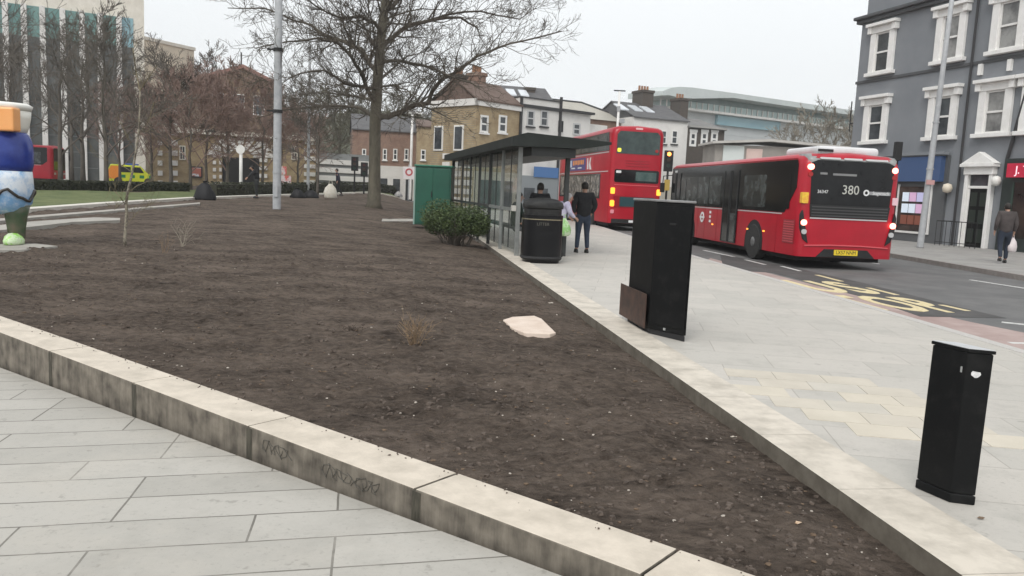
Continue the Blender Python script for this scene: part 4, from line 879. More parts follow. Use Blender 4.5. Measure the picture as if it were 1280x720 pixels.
def double_decker(label, cat, loc, rz):
    root = thing('double_deck_bus', label, cat, loc, rz); w = 1.2; L = 10.6; zt = 4.32
    bus_body(w, .32, zt, L, red, root, r=.3); X = w+.002
    for s in (-1, 1):
        x = s*X
        plate([(.35, 3.32), (L-.3, 3.32), (L-.25, 4.08), (.5, 4.08)], x, .012, 'upper_glazing', bglass, root)
        plate([(1.6, 1.30), (L-.6, 1.30), (L-.6, 2.38), (1.6, 2.38)], x, .012, 'lower_glazing', bglass, root)
        for k in range(6):
            plate(rnd(.75+k*1.6, 3.40, 2.15+k*1.6, 4.0, .05), x+s*.0125, .006, 'window_pane', bglass2, root)
        for k in range(5): plate(rnd(1.75+k*1.65, 1.38, 3.2+k*1.65, 2.3, .05), x+s*.0125, .006, 'window_pane', M('bus_interior', (.03, .03, .03), (.30, .27, .24), scale=4, rough=.2, lo=.45, hi=.6), root)
        plate([(.4, 3.24), (L-.3, 3.24), (L-.3, 3.28), (.4, 3.28)], x, .01, 'side_trim', silver, root)
        plate([(.4, 2.44), (L-.4, 2.44), (L-.4, 2.48), (.4, 2.48)], x, .01, 'side_trim', silver, root)
        for yc in (2.9, 8.2):
            P = [(yc+.6*math.cos(a), .48+.6*math.sin(a)) for a in [PI*k/14 for k in range(15)]]+[(yc-.6, .318), (yc+.6, .318)]
            plate(P, x, .006, 'wheel_arch', blackm, root); wheel(root, s*(X+.02), yc)
    x = -X
    ad = plate([(2.9, 2.55), (9.7, 2.55), (9.7, 3.17), (2.9, 3.17)], x, .014, 'advert_panel', M('ad_red', (.50, .02, .04), rough=.4), root)
    plate([(4.4, 2.57), (8.6, 2.57), (8.6, 3.15), (4.4, 3.15)], x-.0145, .004, 'advert_blue', M('ad_blue', (.06, .05, .22), rough=.4), ad)
    plate([(7.3, 2.75), (8.1, 2.75), (8.1, 3.08), (7.3, 3.08)], x-.019, .004, 'advert_white', M('ad_white', (.55, .6, .75), rough=.5), ad)
    R = random.Random(9)
    for k in range(7): plate(rnd(4.8+k*.34, 2.86-.04*R.random(), 5.04+k*.34, 3.06, .03), x-.019, .004, 'advert_letter_shape', M('ad_orange', (.85, .33, .08), rough=.5), ad)
    for k in range(2): plate([(5.2+k*1.4, 2.66), (6.0+k*1.4, 2.66), (6.0+k*1.4, 2.72), (5.2+k*1.4, 2.72)], x-.019, .004, 'advert_line', txtwhite, ad)
    plate([(3.25, 2.58), (3.6, 2.58), (3.75, 2.8), (3.6, 3.12), (3.4, 3.12), (3.5, 2.85)], x-.019, .004, 'advert_white', txtwhite, ad); plate([(3.8, 2.6), (4.1, 2.6), (4.15, 3.1), (3.95, 3.1)], x-.019, .004, 'advert_white', txtwhite, ad)
    yr = -.002
    back([(-.98, 3.20), (.98, 3.20), (.98, 3.98), (.85, 4.12), (-.85, 4.12), (-.98, 3.98)], yr, .014, 'upper_rear_window', M('rear_green_glass', (.015, .028, .028), (.05, .075, .07), scale=1.5, rough=.1), root)
    rw = back(rnd(-1.02, 2.02, 1.02, 2.55, .08), yr, .014, 'lower_rear_window', bglass, root)
    back(rnd(-.05, 2.1, .9, 2.47, .04), yr-.0145, .004, 'window_pane', M('rear_green_glass2', (.03, .07, .065), (.08, .12, .11), scale=2, rough=.15), rw)
    for k in range(3): back([(-.55, 2.68+k*.11), (.55, 2.68+k*.11), (.55, 2.71+k*.11), (-.55, 2.71+k*.11)], yr, .012, 'vent_slot', dred, root)
    back([(-1.0, 1.9), (1.0, 1.9), (1.0, 1.93), (-1.0, 1.93)], yr, .012, 'rear_trim', M('trim_red', (.65, .1, .12)), root)
    back([(-1.0, .98), (1.0, .98), (1.0, 1.46), (-1.0, 1.46)], yr, .014, 'engine_cover_panel', dred, root)
    pnl = back([(-.72, 1.02), (.85, 1.02), (.85, 1.42), (-.72, 1.42)], yr-.0145, .01, 'rear_panel', M('rear_teal', (.02, .06, .07), rough=.3), root)
    text('BUS', .2, (.35, yr-.026, 1.27), (PI/2, 0, 0), txtwhite, pnl, sx=1.4)
    for z in (1.14, 1.66): back(rnd(-1.14, z-.13, -.96, z+.13, .05), .05, .08, 'tail_light', amber, root); back(rnd(.96, z-.13, 1.14, z+.13, .05), .05, .08, 'tail_light', amber, root)
    for s in (-1, 1): back(rnd(s*1.03-.08, .72, s*1.03+.08, .88, .05), .04, .07, 'reversing_light', M('pink_lens', (.8, .3, .35), rough=.3), root)
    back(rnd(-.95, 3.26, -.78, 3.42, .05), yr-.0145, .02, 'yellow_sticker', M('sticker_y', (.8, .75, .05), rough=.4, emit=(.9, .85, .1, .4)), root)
    back(rnd(.78, 3.3, .92, 3.42, .05), yr-.0145, .02, 'high_tail_light', tailoff, root)
    back(rnd(-.16, 4.2, .16, 4.28, .03), .03, .04, 'top_brake_light', M('pinkwhite', (.8, .5, .5)), root)
    back(rnd(-.95, 2.4, -.72, 2.5, .03), yr-.0145, .006, 'small_notice', txtwhite, root)
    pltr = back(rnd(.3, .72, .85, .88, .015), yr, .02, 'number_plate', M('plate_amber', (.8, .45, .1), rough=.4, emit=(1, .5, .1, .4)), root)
    back([(-1.05, .325), (1.05, .325), (1.05, .5), (-1.05, .5)], yr, .012, 'bumper', blackm, root)
    back(rnd(-.25, .36, .25, .46, .02), yr-.0125, .01, 'lower_plate', txtwhite, root)
    MB().prism(rnd(-.95, 1.0, .95, 2.3, .12), L-.002, L+.012, 'y').build('windscreen', bglass, root)
    MB().prism(rnd(-.95, 3.2, .95, 4.1, .12), L-.002, L+.012, 'y').build('upper_windscreen', bglass, root)
    B(-1.05, 1.05, .4, L-.4, .18, .34).build('underframe', blackm, root)
    return root
da = .165; dc_ = Vector((4.32, 35.5))+Vector((math.cos(da), math.sin(da)))*1.15
dd_ = double_decker('red double deck bus seen from behind, with advert along its side', 'bus', (dc_.x-.18, dc_.y, -.12), da); dd_.scale = (1, 1, 1.06)
# bus end seen beyond the sculpture
p = W(57, 200, 60)
single_decker('small red bus far off, half hidden behind the painted sculpture', 'bus', (p.x-11.0, p.y+1.2, .46), -PI/2+.12)
# ambulance car behind the hedge
p = W(134, 215, 66); q = W(199, 215, 67.5)
am = thing('ambulance_car', 'bright yellow emergency car with orange end, parked behind the low hedge', 'ambulance', (p.x, p.y, .46), math.atan2(q.y-p.y, q.x-p.x))
AL = (q-p).length
hiv = M('hi_vis_yellow', (.68, .74, .04), (.6, .66, .03), scale=2, rough=.4); ora = M('hi_vis_orange', (.9, .30, .04), rough=.4)
MB().prism([(0, .28), (AL, .28), (AL, .85), (AL-.9, 1.0), (AL-1.5, 1.62), (.25, 1.68), (0, 1.1)], 0, 1.8, 'y').build('body', hiv, am, bevel=.06)
MB().prism([(.02, .5), (.85, .5), (.85, 1.55), (.28, 1.55), (.02, 1.08)], -.012, -.001, 'y').build('orange_panel', ora, am)
for x0, x1 in ((1.0, 1.75), (1.85, 2.75)): MB().prism([(x0, 1.05), (x1, 1.05), (x1-(.3 if x1 > 2 else 0), 1.5), (x0, 1.5)], -.012, -.001, 'y').build('side_window', bglass, am)
for k in range(4): B(1.0+k*.7, 1.35+k*.7, -.012, -.001, .6, .85).build('green_check', M('check_green', (.02, .22, .08)), am)
B(1.3, 2.3, .4, 1.4, 1.66, 1.78).build('light_bar', M('bar_blue', (.03, .10, .5), rough=.3), am, bevel=.03)
for x in (.8, AL-.85):
    rings = [[(x+math.cos(2*PI*k/18)*r_, y_, .32+math.sin(2*PI*k/18)*r_) for k in range(18)] for r_, y_ in ((.02, -.03), (.30, -.03), (.32, 0), (.32, .2), (.02, .2))]
    MB().loft(rings).build('wheel', rubber, am)
# ================================================================== SHELTER
sa = .212; S0 = G(645, 320); srz = sa
sh = thing('bus_shelter', 'long glazed bus shelter with dark flat roof beside the pavement', 'bus shelter', (S0.x, S0.y, 0), srz)
post = M('shelter_post', (.20, .21, .205), (.27, .28, .27), scale=4, rough=.45, metal=.2)
dpost = M('dark_shelter_frame', (.03, .033, .032), rough=.5)
SL = 11.2
for v, mt, r_ in ((0, post, .045), (1.9, post, .038), (3.6, dpost, .04), (5.3, dpost, .035), (7.0, dpost, .03), (8.7, dpost, .03), (11.0, dpost, .05)):
    B(-r_, r_, v-r_, v+r_, 0, 2.46).build('post', mt, sh, bevel=.01)
for v in (.3, 5.3, 10.0): B(1.12, 1.22, v-.05, v+.05, 0, 2.44).build('front_post', dpost, sh, bevel=.01)
# wedge roof
MB().add([(-.28, -.4, 2.40), (-.28, SL+.3, 2.40), (-.28, SL+.3, 2.60), (-.28, -.4, 2.60), (.05, -.4, 2.70), (.05, SL+.3, 2.70), (1.95, SL+.3, 2.60), (1.95, -.4, 2.60), (1.95, -.4, 2.54), (1.95, SL+.3, 2.54), (1.3, SL+.3, 2.42), (1.3, -.4, 2.42)],
         [(0, 1, 2, 3), (3, 2, 5, 4), (4, 5, 6, 7), (7, 6, 9, 8), (8, 9, 10, 11), (11, 10, 1, 0), (0, 3, 4, 7, 8, 11), (1, 10, 9, 6, 5, 2)]).build('roof', M('shelter_roof', (.012, .015, .013), (.022, .026, .024), scale=2, rough=.6, spec=.25), sh)
B(.2, 1.2, -.2, SL, 2.22, 2.41).build('header_beam', dpost, sh)
shg = glass('shelter_glass', (.93, .95, .94), .04, .13, (.2, .21, .2))
vs_ = [.05, 1.855, 3.55, 5.25, 6.96, 8.66, 10.95]
for k in range(6):
    a, b = vs_[k]+(.05 if k else 0), vs_[k+1]-.02
    B(-.004, .004, a, b, 1.06, 2.40).build('glass_panel', shg, sh)
    B(-.004, .004, a, b, .12, .98).build('lower_panel', shg, sh)
    m = MB()
    B(-.03, .03, a, b, .985, 1.055).build('rail', post if k < 2 else dpost, sh)
    B(-.012, .012, (a+b)/2-.014, (a+b)/2+.014, .12, 2.4).build('mullion', dpost, sh)
B(.3, .62, 1.0, 9.2, .50, .56).build('bench', M('bench_red', (.10, .10, .10), rough=.6), sh, bevel=.01)
for v in (1.3, 4.0, 6.6, 9.0): B(.40, .50, v-.04, v+.04, 0, .5).build('bench_leg', dpost, sh)
B(-.14, -.05, -.02, .12, 1.0, 1.12).build('notice_plate', M('plate_pale', (.5, .48, .44)), sh)
# ================================================================== STREET FURNITURE
def quadbox(name, P, z0, z1, mat, parent, bevel=.006, grow=0.):
    c = sum((Vector(p[:2]) for p in P), Vector((0, 0)))/4
    Q = [(Vector(p[:2])-c)*(1+grow/((Vector(p[:2])-c).length)) for p in P]
    return c, MB().prism([(q.x, q.y) for q in Q], z0, z1).build(name, mat, parent, bevel=bevel)
def lean(o, px_tilt): o.rotation_euler = (0, px_tilt, 0)
# tall cabinet
Mp, Rp, Lp = G(810, 417), G(857, 428), G(783, 401)
e1 = (Rp-Mp); e2 = Vector((-e1.y, e1.x, 0)).normalized(); 
# near corner is the right one: keep both visible faces, close the back
Bp = Rp+(Lp-Mp)
cc = (Mp+Rp+Lp+Bp)/4
cab = thing('utility_cabinet', 'tall black street cabinet with loose brown flap, between edging and red bus', 'cabinet', (cc.x, cc.y, 0))
P4 = [Mp, Rp, Bp, Lp]
quadbox('body', P4, .06, 1.40, black, cab, bevel=.012)
quadbox('lid', P4, 1.401, 1.425, M('lid_grey', (.20, .20, .20), (.3, .3, .3), scale=6, rough=.4), cab, grow=.02)
quadbox('plinth', P4, 0, .0595, blackm, cab, grow=-.02)
def onface(A, Bq, f0, f1, z0, z1, t, name, mat, parent, c, off=.002):
    d = (Bq-A); n = Vector((d.y, -d.x, 0)).normalized(); mid = (A+Bq)/2
    if (mid-c).dot(n) < 0: n = -n
    a = A+d*f0-c+n*off; b = A+d*f1-c+n*off; return MB().prism([(a.x, a.y), (b.x, b.y), (b.x+n.x*t, b.y+n.y*t), (a.x+n.x*t, a.y+n.y*t)], z0, z1).build(name, mat, parent, bevel=.002)
c3 = Vector((cc.x, cc.y, 0))
onface(Mp, Rp, .05, .95, .12, 1.36, .008, 'door', black, cab, c3)
onface(Mp, Rp, .42, .58, 1.17, 1.19, .008, 'handle', blackm, cab, c3, off=.011)
onface(Mp, Rp, .42, .47, .075, .10, .012, 'lock', chrome, cab, c3)
onface(Lp, Mp, -.22, .97, .05, .42, .012, 'loose_flap', M('rusty_brown', (.035, .022, .017), (.085, .045, .032), scale=7, rough=.7), cab, c3, off=.03)
lean(cab, .0)
# small cabinet
Mp, Rp, Lp = G(1186, 628), G(1218, 632), G(1144, 610); Bp = Rp+(Lp-Mp); cc = (Mp+Rp+Lp+Bp)/4; c3 = Vector((cc.x, cc.y, 0))
cab = thing('pillar_box', 'short black steel pillar with metal lid pale as reflected sky and a white sticker scrap', 'bollard box', (cc.x, cc.y, 0))
P4 = [Mp, Rp, Bp, Lp]
quadbox('body', P4, .05, .765, black, cab, bevel=.006)
quadbox('base', P4, 0, .0495, black, cab, grow=.003)
quadbox('lid_edge', P4, .7655, .782, black, cab, grow=.008, bevel=.002); quadbox('lid', P4, .7822, .786, M('lid_sky_tone', (.52, .53, .54), (.6, .61, .62), scale=9, rough=.4, metal=.2), cab, grow=.004, bevel=.001)  # whitish lid colour stands in for sky reflected in the steel
st = MB(); a = Mp+(Rp-Mp)*.22-c3; n = Vector(((Rp-Mp).y, -(Rp-Mp).x, 0)).normalized()
if n.dot(Mp-c3) < 0: n = -n
R = random.Random(2); d = (Rp-Mp).normalized(); pts = []
for k in range(11):
    t = k*2*PI/11; r_ = R.uniform(.014, .024); pts.append(a+d*(.02+math.cos(t)*r_)+Vector((0, 0, .66+math.sin(t)*r_*.9)))
st.loft([[p+n*.0015 for p in pts], [p+n*.003 for p in pts]]).build('sticker', M('torn_paper', (.75, .75, .75), (.5, .5, .5), scale=60, rough=.8), cab)
onface(Mp, Lp, .08, .13, .66, .69, .004, 'latch', chrome, cab, c3)
cab.rotation_euler = (0, .012, 0)
# litter bin
bp_ = G(676, 329)
bn = thing('litter_bin', 'large black litter bin with hood and thin band, at end of the shelter', 'bin', (bp_.x, bp_.y+.3, 0), .15)
k_ = .41
MB().lathe([(k_*.90, 0), (k_*.92, .05), (k_*1.0, .07), (k_*1.0, .98)], 28, sq=.72).build('body', M('bin_black', (.005, .005, .006), rough=.35, spec=.25), bn, smooth=True).modifiers.new('s', 'EDGE_SPLIT')
MB().lathe([(k_*1.015, .885), (k_*1.015, .90)], 28, sq=.72).build('band', M('bin_band', (.35, .30, .2), rough=.4, metal=.5), bn)
MB().lathe([(k_*.93, .981), (k_*.93, 1.1), (k_*1.0, 1.12), (k_*1.02, 1.17), (k_*.96, 1.24), (k_*.7, 1.30), (k_*.3, 1.325), (.02, 1.33)], 28, sq=.75).build('hood', M('hood_black', (.012, .012, .012), (.025, .025, .024), scale=10, rough=.45, spec=.3), bn, smooth=True).modifiers.new('s', 'EDGE_SPLIT')
MB().lathe([(k_*1.0, .07), (k_*1.04, .10), (k_*1.0, .14)], 28, sq=.72).build('base_ring', blackm, bn)
text('LITTER', .085, (-.06, -k_*1.0-.012, .80), (PI/2, 0, 0), M('bin_text', (.10, .095, .08), rough=.5), bn)
# green cabinet
gp = W(518, 276, 27.0); gz_ = terrain(gp.x, gp.y)
gc = thing('green_cabinet', 'dark green steel service cabinet on a slab behind the shrub', 'cabinet', (gp.x, gp.y, gz_+.10), -.06)
gm = M('green_paint', (.008, .075, .048), (.012, .10, .062), scale=1.2, rough=.4)
B(0, 1.20, 0, .6, .02, 1.96).build('body', gm, gc, bevel=.015); B(-.05, 1.25, -.05, .65, 1.961, 2.02).build('roof', M('green_lid', (.03, .17, .11), rough=.5), gc, bevel=.015)
for k in range(2): B(.04+k*.57, .58+k*.57, -.02, -.001, .08, 1.9).build('door', gm, gc, bevel=.004)
B(.54, .57, -.04, -.021, .95, 1.15).build('handle', blackm, gc)
B(-.05, .0-.001, 0, .6, .02, 1.95).build('edge_strip', M('pale_green_strip', (.25, .36, .32), rough=.5), gc)
tag(slab('concrete_pad', [(477, 276.5), (478, 273.5), (520, 273.5), (520, 276.5)], 0, path, off=.05), 'thin pale concrete slab lying on the earth left of green cabinet', 'slab')
# stone in the bed
q = [(629, 398), (640, 394.5), (668, 393), (677, 396.5), (695, 414), (688, 415.5), (655, 414), (640, 408)]
pts = [G(x, y, .03) for x, y in q]; zc_ = sum(soil_z(p.x, p.y) for p in pts)/len(pts)+.018
mb = MB().prism([(p.x, p.y) for p in pts], zc_-.08, zc_+.012)
tag(mb.build('paving_stone', M('pinkish_stone', (.62, .50, .41), (.72, .61, .52), scale=5, rough=.75, bump=.2), bevel=.008), 'loose cream paving stone half sunk in the bare earth', 'stone')
# statue pad
tag(slab('concrete_pad', [(-60, 306), (0, 305), (45, 304.5), (72, 307.5), (30, 312), (-60, 314)], 0, path, off=.07), 'flat grey stone pad under the painted sculpture', 'slab')
# sculpture: a plump standing figure, painted in panels
sp = GT(3, 307, .05); sz = terrain(sp.x, sp.y)+.08
sc = thing('painted_sculpture', 'glossy painted figure sculpture in navy, sky blue and orange, at left edge', 'sculpture', (sp.x-.12, sp.y+.15, sz), .1)
navy = M('paint_navy', (.015, .03, .20), (.03, .06, .30), scale=2.5, rough=.2); sky_p = M('paint_sky', (.22, .42, .68), (.70, .76, .82), scale=2.2, rough=.22, lo=.42, hi=.56)
pgr = M('paint_leg', (.05, .10, .05), (.14, .11, .08), scale=3, rough=.3); lime = M('paint_lime', (.30, .65, .10), (.62, .75, .5), scale=7, rough=.3, lo=.45, hi=.55)
for s in (-1, 1):
    lg = MB().lathe([(.13, .10), (.15, .3), (.18, .5), (.24, .75)], 16, (s*.27, 0)).build('leg', pgr if s > 0 else M('paint_pale_leg', (.6, .65, .6), (.3, .5, .3), scale=5, rough=.3), sc, smooth=True)
    m = MB(); m.loft([[(s*.27+.15*q_*math.cos(2*PI*k/14), -.10+.24*q_*math.sin(2*PI*k/14), z) for k in range(14)] for q_, z in ((.95, 0), (1, .06), (.85, .14), (.5, .19), (.1, .2))])
    m.build('shoe', lime, sc, smooth=True)
MB().lathe([(.16, .52), (.40, .58), (.52, .72), (.555, .95), (.545, 1.15), (.53, 1.3)], 24, sy=.85).build('shorts', sky_p, sc, smooth=True)
# painted wavy line on the shorts
m = MB(); pts = []
for k in range(40):
    a = -PI*.98+PI*1.9*k/39; z = .86+.09*math.sin(a*5)+.03*math.sin(a*11); rr = .555-.02*abs(z-.9); pts.append((math.cos(a)*rr, math.sin(a)*rr*.85, z))
m.tube(pts, .028, 6).build('painted_line', M('paint_dark_line', (.03, .025, .02), rough=.3), sc, smooth=True)
MB().lathe([(.53, 1.28), (.56, 1.4), (.57, 1.6), (.55, 1.8), (.50, 1.92), (.44, 1.98)], 24, sy=.85).build('torso', navy, sc, smooth=True)
for s in (-1,): MB().tube([(s*.45, 0, 1.82), (s*.58, -.05, 1.6), (s*.56, -.22, 1.38)], [.13, .12, .10], 12).build('arm', navy, sc, smooth=True)
MB().lathe([(.46, 1.95), (.50, 2.05), (.53, 2.2), (.54, 2.33)], 24, sy=.85).build('head', M('paint_cream', (.80, .78, .70), rough=.3), sc, smooth=True)
MB().lathe([(.42, 2.331), (.55, 2.35), (.57, 2.42), (.50, 2.46), (.05, 2.48)], 24, sy=.85).build('hat', M('paint_white', (.78, .77, .72), rough=.3), sc, smooth=True)
B(-.42, .50, -.46, -.2, 1.96, 2.36).build('painted_panel', M('paint_orange', (.82, .34, .10), (.85, .42, .16), scale=1, rough=.3), sc, bevel=.03)
# ---- poles
def pole(name, label, cat, p, h, r0, r1, mat, extra=None, group=None):
    t = thing(name, label, cat, p, 0, group); MB().lathe([(r0*1.02, 0), (r0, .05), ((r0+r1)/2, h*.5), (r1, h)], 16).build('pole', mat, t, smooth=True); return t
galv = M('galvanised_pole', (.33, .345, .36), (.42, .43, .44), scale=6, rough=.6)
pp = GT(346, 262); t = pole('camera_column', 'thick pale grey steel column rising from the far earth', 'column', (pp.x, pp.y, terrain(pp.x, pp.y)), 12, .16, .135, galv)
for z in (W(350, 61, pp.y).z, W(349, 138, pp.y).z):
    MB().lathe([(.19, z-.10-t.location.z), (.19, z+.02-t.location.z)], 14).box(-.42, -.12, -.05, .05, z-.06-t.location.z, z-.0-t.location.z).build('bracket', blackm, t)
MB().lathe([(.17, 1.4), (.17, 1.5)], 14).build('strap', galv, t)
B(-.08, .08, -.2, -.16, .5, .95).build('access_door', galv, t)
pp = W(385, 230, 52); z = terrain(pp.x, pp.y)
t = pole('lighting_column', 'thin grey lamp column seen through branches left of big tree', 'lamp post', (pp.x, pp.y, z), 12.5, .10, .07, galv); B(0, .9, -.04, .04, W(385, 12, 52).z-z, W(385, 12, 52).z-z+.08).build('bracket', blackm, t)
pp = W(1150, 309, 30.0); pp.z = 0; t = pole('lighting_column', 'tall galvanised lamp column in front of the blue shop fascia', 'lamp post', (pp.x, pp.y, 0), 11.5, .12, .065, galv)
t.rotation_euler = (0, .022, 0)
B(-.15, .15, -.16, -.13, 2.35, 2.52).build('sign_plate', M('plate_pinkish', (.5, .28, .27), rough=.6), t); B(-.24, .24, -.2, -.17, 5.9, 6.1).build('bracket', galv, t) if False else None
MB().lathe([(.13, 2.9), (.13, 2.96)], 12).lathe([(.12, 4.6), (.12, 4.65)], 12).build('strap', galv, t)
pp = W(768, 225, 50); t = pole('camera_mast', 'slim white camera mast rising behind the double deck bus', 'mast', (pp.x, pp.y, 0), W(771, 114, 50).z, .10, .07, white)
zt_ = W(771, 114, 50).z; B(-.35, .35, -.04, .04, zt_, zt_+.07).build('crossbar', dtrim, t); B(-.1, .1, -.1, .1, zt_-1.2, zt_-.9).box(.1, .4, -.15, .05, zt_-1.9, zt_-1.65).box(-.45, -.1, -.1, .1, zt_-2.6, zt_-2.4).build('camera', galv, t)
pp = W(513, 230, 62); t = pole('lighting_column', 'white lamp column with short arm, between the trees and shelter', 'lamp post', (pp.x, pp.y, .4), W(513, 142, 62).z-.4, .12, .09, white)
zt_ = W(513, 142, 62).z-.4; B(-.3, .7, -.08, .08, zt_, zt_+.12).build('lamp_head', white, t)
pp = W(301, 232, 46); t = pole('sign_post', 'white post with round white sign before the dark arched doorway', 'sign', (pp.x, pp.y, .4), W(301, 190, 46).z-.4, .09, .09, white)
MB().disc((0, -.08, W(301, 187, 46).z-.4), .25, 'y', .04, 24).build('sign_disc', white, t)
for px, py, lab in ((443, 203, 'black traffic light on post behind hedge left of the trunk'), (455, 210, 'shorter black traffic light nearest the left of the trunk')):
    pp = W(px, 230, 58); zz = W(px, py, 58).z; t = pole('traffic_light', lab, 'traffic light', (pp.x, pp.y, .4), zz-.4, .06, .06, blackm)
    B(-.24, .24, -.12, .12, zz-1.0, zz).build('signal_head', blackm, t, bevel=.02)
    for k, c_ in enumerate(((.05, .01, .01), (.04, .02, .01), (.01, .03, .02))): MB().disc((0, -.13, zz-.2-k*.3), .10, 'y', .03, 14).build('lens', M('lens%d' % k, c_, rough=.3), t)
pp = W(833, 240, 45); zz = W(833, 188, 45).z
t = pole('traffic_light', 'traffic light showing amber and red between the two red buses', 'traffic light', (pp.x, pp.y, -.1), zz+.1, .06, .06, blackm)
B(-.24, .24, -.1, .12, zz-1.05, zz+.1).build('signal_head', blackm, t, bevel=.02)
MB().disc((0, -.11, zz-.1), .11, 'y', .03, 14).build('lens', M('lens_red_lit', (.9, .2, .05), rough=.3, emit=(1, .25, .05, 4)), t)
for k in (1, 2): MB().disc((0, -.11, zz-.1-k*.32), .10, 'y', .03, 14).build('lens', M('lens%d' % k, (.1, .1, .05)), t)
B(-.15, .15, -.06, .06, zz-2.1, zz-1.5).build('push_box', M('yellow_box', (.5, .35, .08)), t)
pp = W(1117, 240, 33); zz = W(1117, 177, 33).z
t = pole('traffic_light', 'dark signal head just above the single deck bus roof', 'traffic light', (pp.x, pp.y, 0), zz-.2, .06, .06, blackm)
B(-.14, .14, -.12, .12, zz-.75, zz).build('signal_head', blackm, t, bevel=.03)
pp = W(511, 230, 60); t = pole('direction_sign', 'white road sign with red symbol left of the green cabinet', 'sign', (pp.x, pp.y, .4), 2.6, .05, .05, galv)
zz = W(511, 216, 60).z-.4; B(-.45, .45, -.08, -.05, zz-.45, zz+.45).build('sign_panel', M('sign_pale', (.7, .66, .66), rough=.5), t); MB().disc((0, -.09, zz+.05), .28, 'y', .02, 20, .17).build('red_ring', M('sign_red_ink', (.45, .08, .09), rough=.5), t)
pp = W(354, 232, 50); zz = W(354, 208, 50).z; t = pole('sign_post', 'small red and white sign by the grey column', 'sign', (pp.x, pp.y, .4), zz-.4, .04, .04, galv)
B(-.22, .22, -.06, -.04, zz-.9, zz-.4).box(-.3, .5, -.06, -.04, zz-1.4, zz-.95).build('sign_panel', M('sign_red_w', (.55, .10, .08), (.6, .55, .55), scale=3, rough=.5, lo=.47, hi=.53), t)
# ================================================================== VEGETATION
def perp(d, R):
    a = Vector((R.uniform(-1, 1), R.uniform(-1, 1), R.uniform(-1, 1))); return (a-d*a.dot(d)).normalized()
def grow(mb, R, p, d, L, r, lev, nseg, up=.10, wig=.22, kids=(3, 5), ang=(.5, 1.0), rmin=.006, ratio=.62, droop=0., lsplit=.25, rk=.5):
    """one limb and, recursively, its branches"""
    pts = [Vector(p)]; rad = [r]; d = Vector(d).normalized(); dirs = [d.copy()]; st = L/nseg
    for i in range(nseg):
        d = (d+perp(d, R)*wig*R.uniform(.3, 1)+Vector((0, 0, up-droop*i/nseg))).normalized()
        pts.append(pts[-1]+d*st); rad.append(max(rmin, r*(1-.78*(i+1)/nseg))); dirs.append(d.copy())
    mb.tube(pts, rad, 7 if r > .09 else 5 if r > .03 else 3, cap=False)
    if lev <= 0: return
    n = R.randint(*kids)
    for k in range(n):
        t = lsplit+(1-lsplit)*(k+R.uniform(.1, .9))/n; i = min(nseg-1, int(t*nseg)); f = t*nseg-i
        q = pts[i].lerp(pts[i+1], f); dd = dirs[i]; a = R.uniform(*ang)
        nd = (dd*math.cos(a)+perp(dd, R)*math.sin(a)).normalized()
        grow(mb, R, q, nd, L*ratio*R.uniform(.7, 1.15)*(1.1-.4*t), max(rmin, rad[i]*rk*R.uniform(.8, 1.15)), lev-1, max(3, nseg-1), up, wig, kids, ang, rmin, ratio, droop, .2, rk)
bark = M('plane_bark', (.075, .066, .048), (.15, .135, .10), scale=3, rough=.9, stretch=(1, 1, .4), bump=.4, bscale=12)
twig = M('bare_twigs', (.06, .05, .038), (.10, .085, .066), scale=2, rough=.9)
twigr = M('reddish_twigs', (.21, .145, .12), (.29, .20, .17), scale=1, rough=.95)
twigb = M('beige_twigs', (.18, .155, .12), (.26, .23, .18), scale=1, rough=.95)
twigd = M('dark_twigs', (.085, .075, .062), (.14, .12, .10), scale=1, rough=.95)
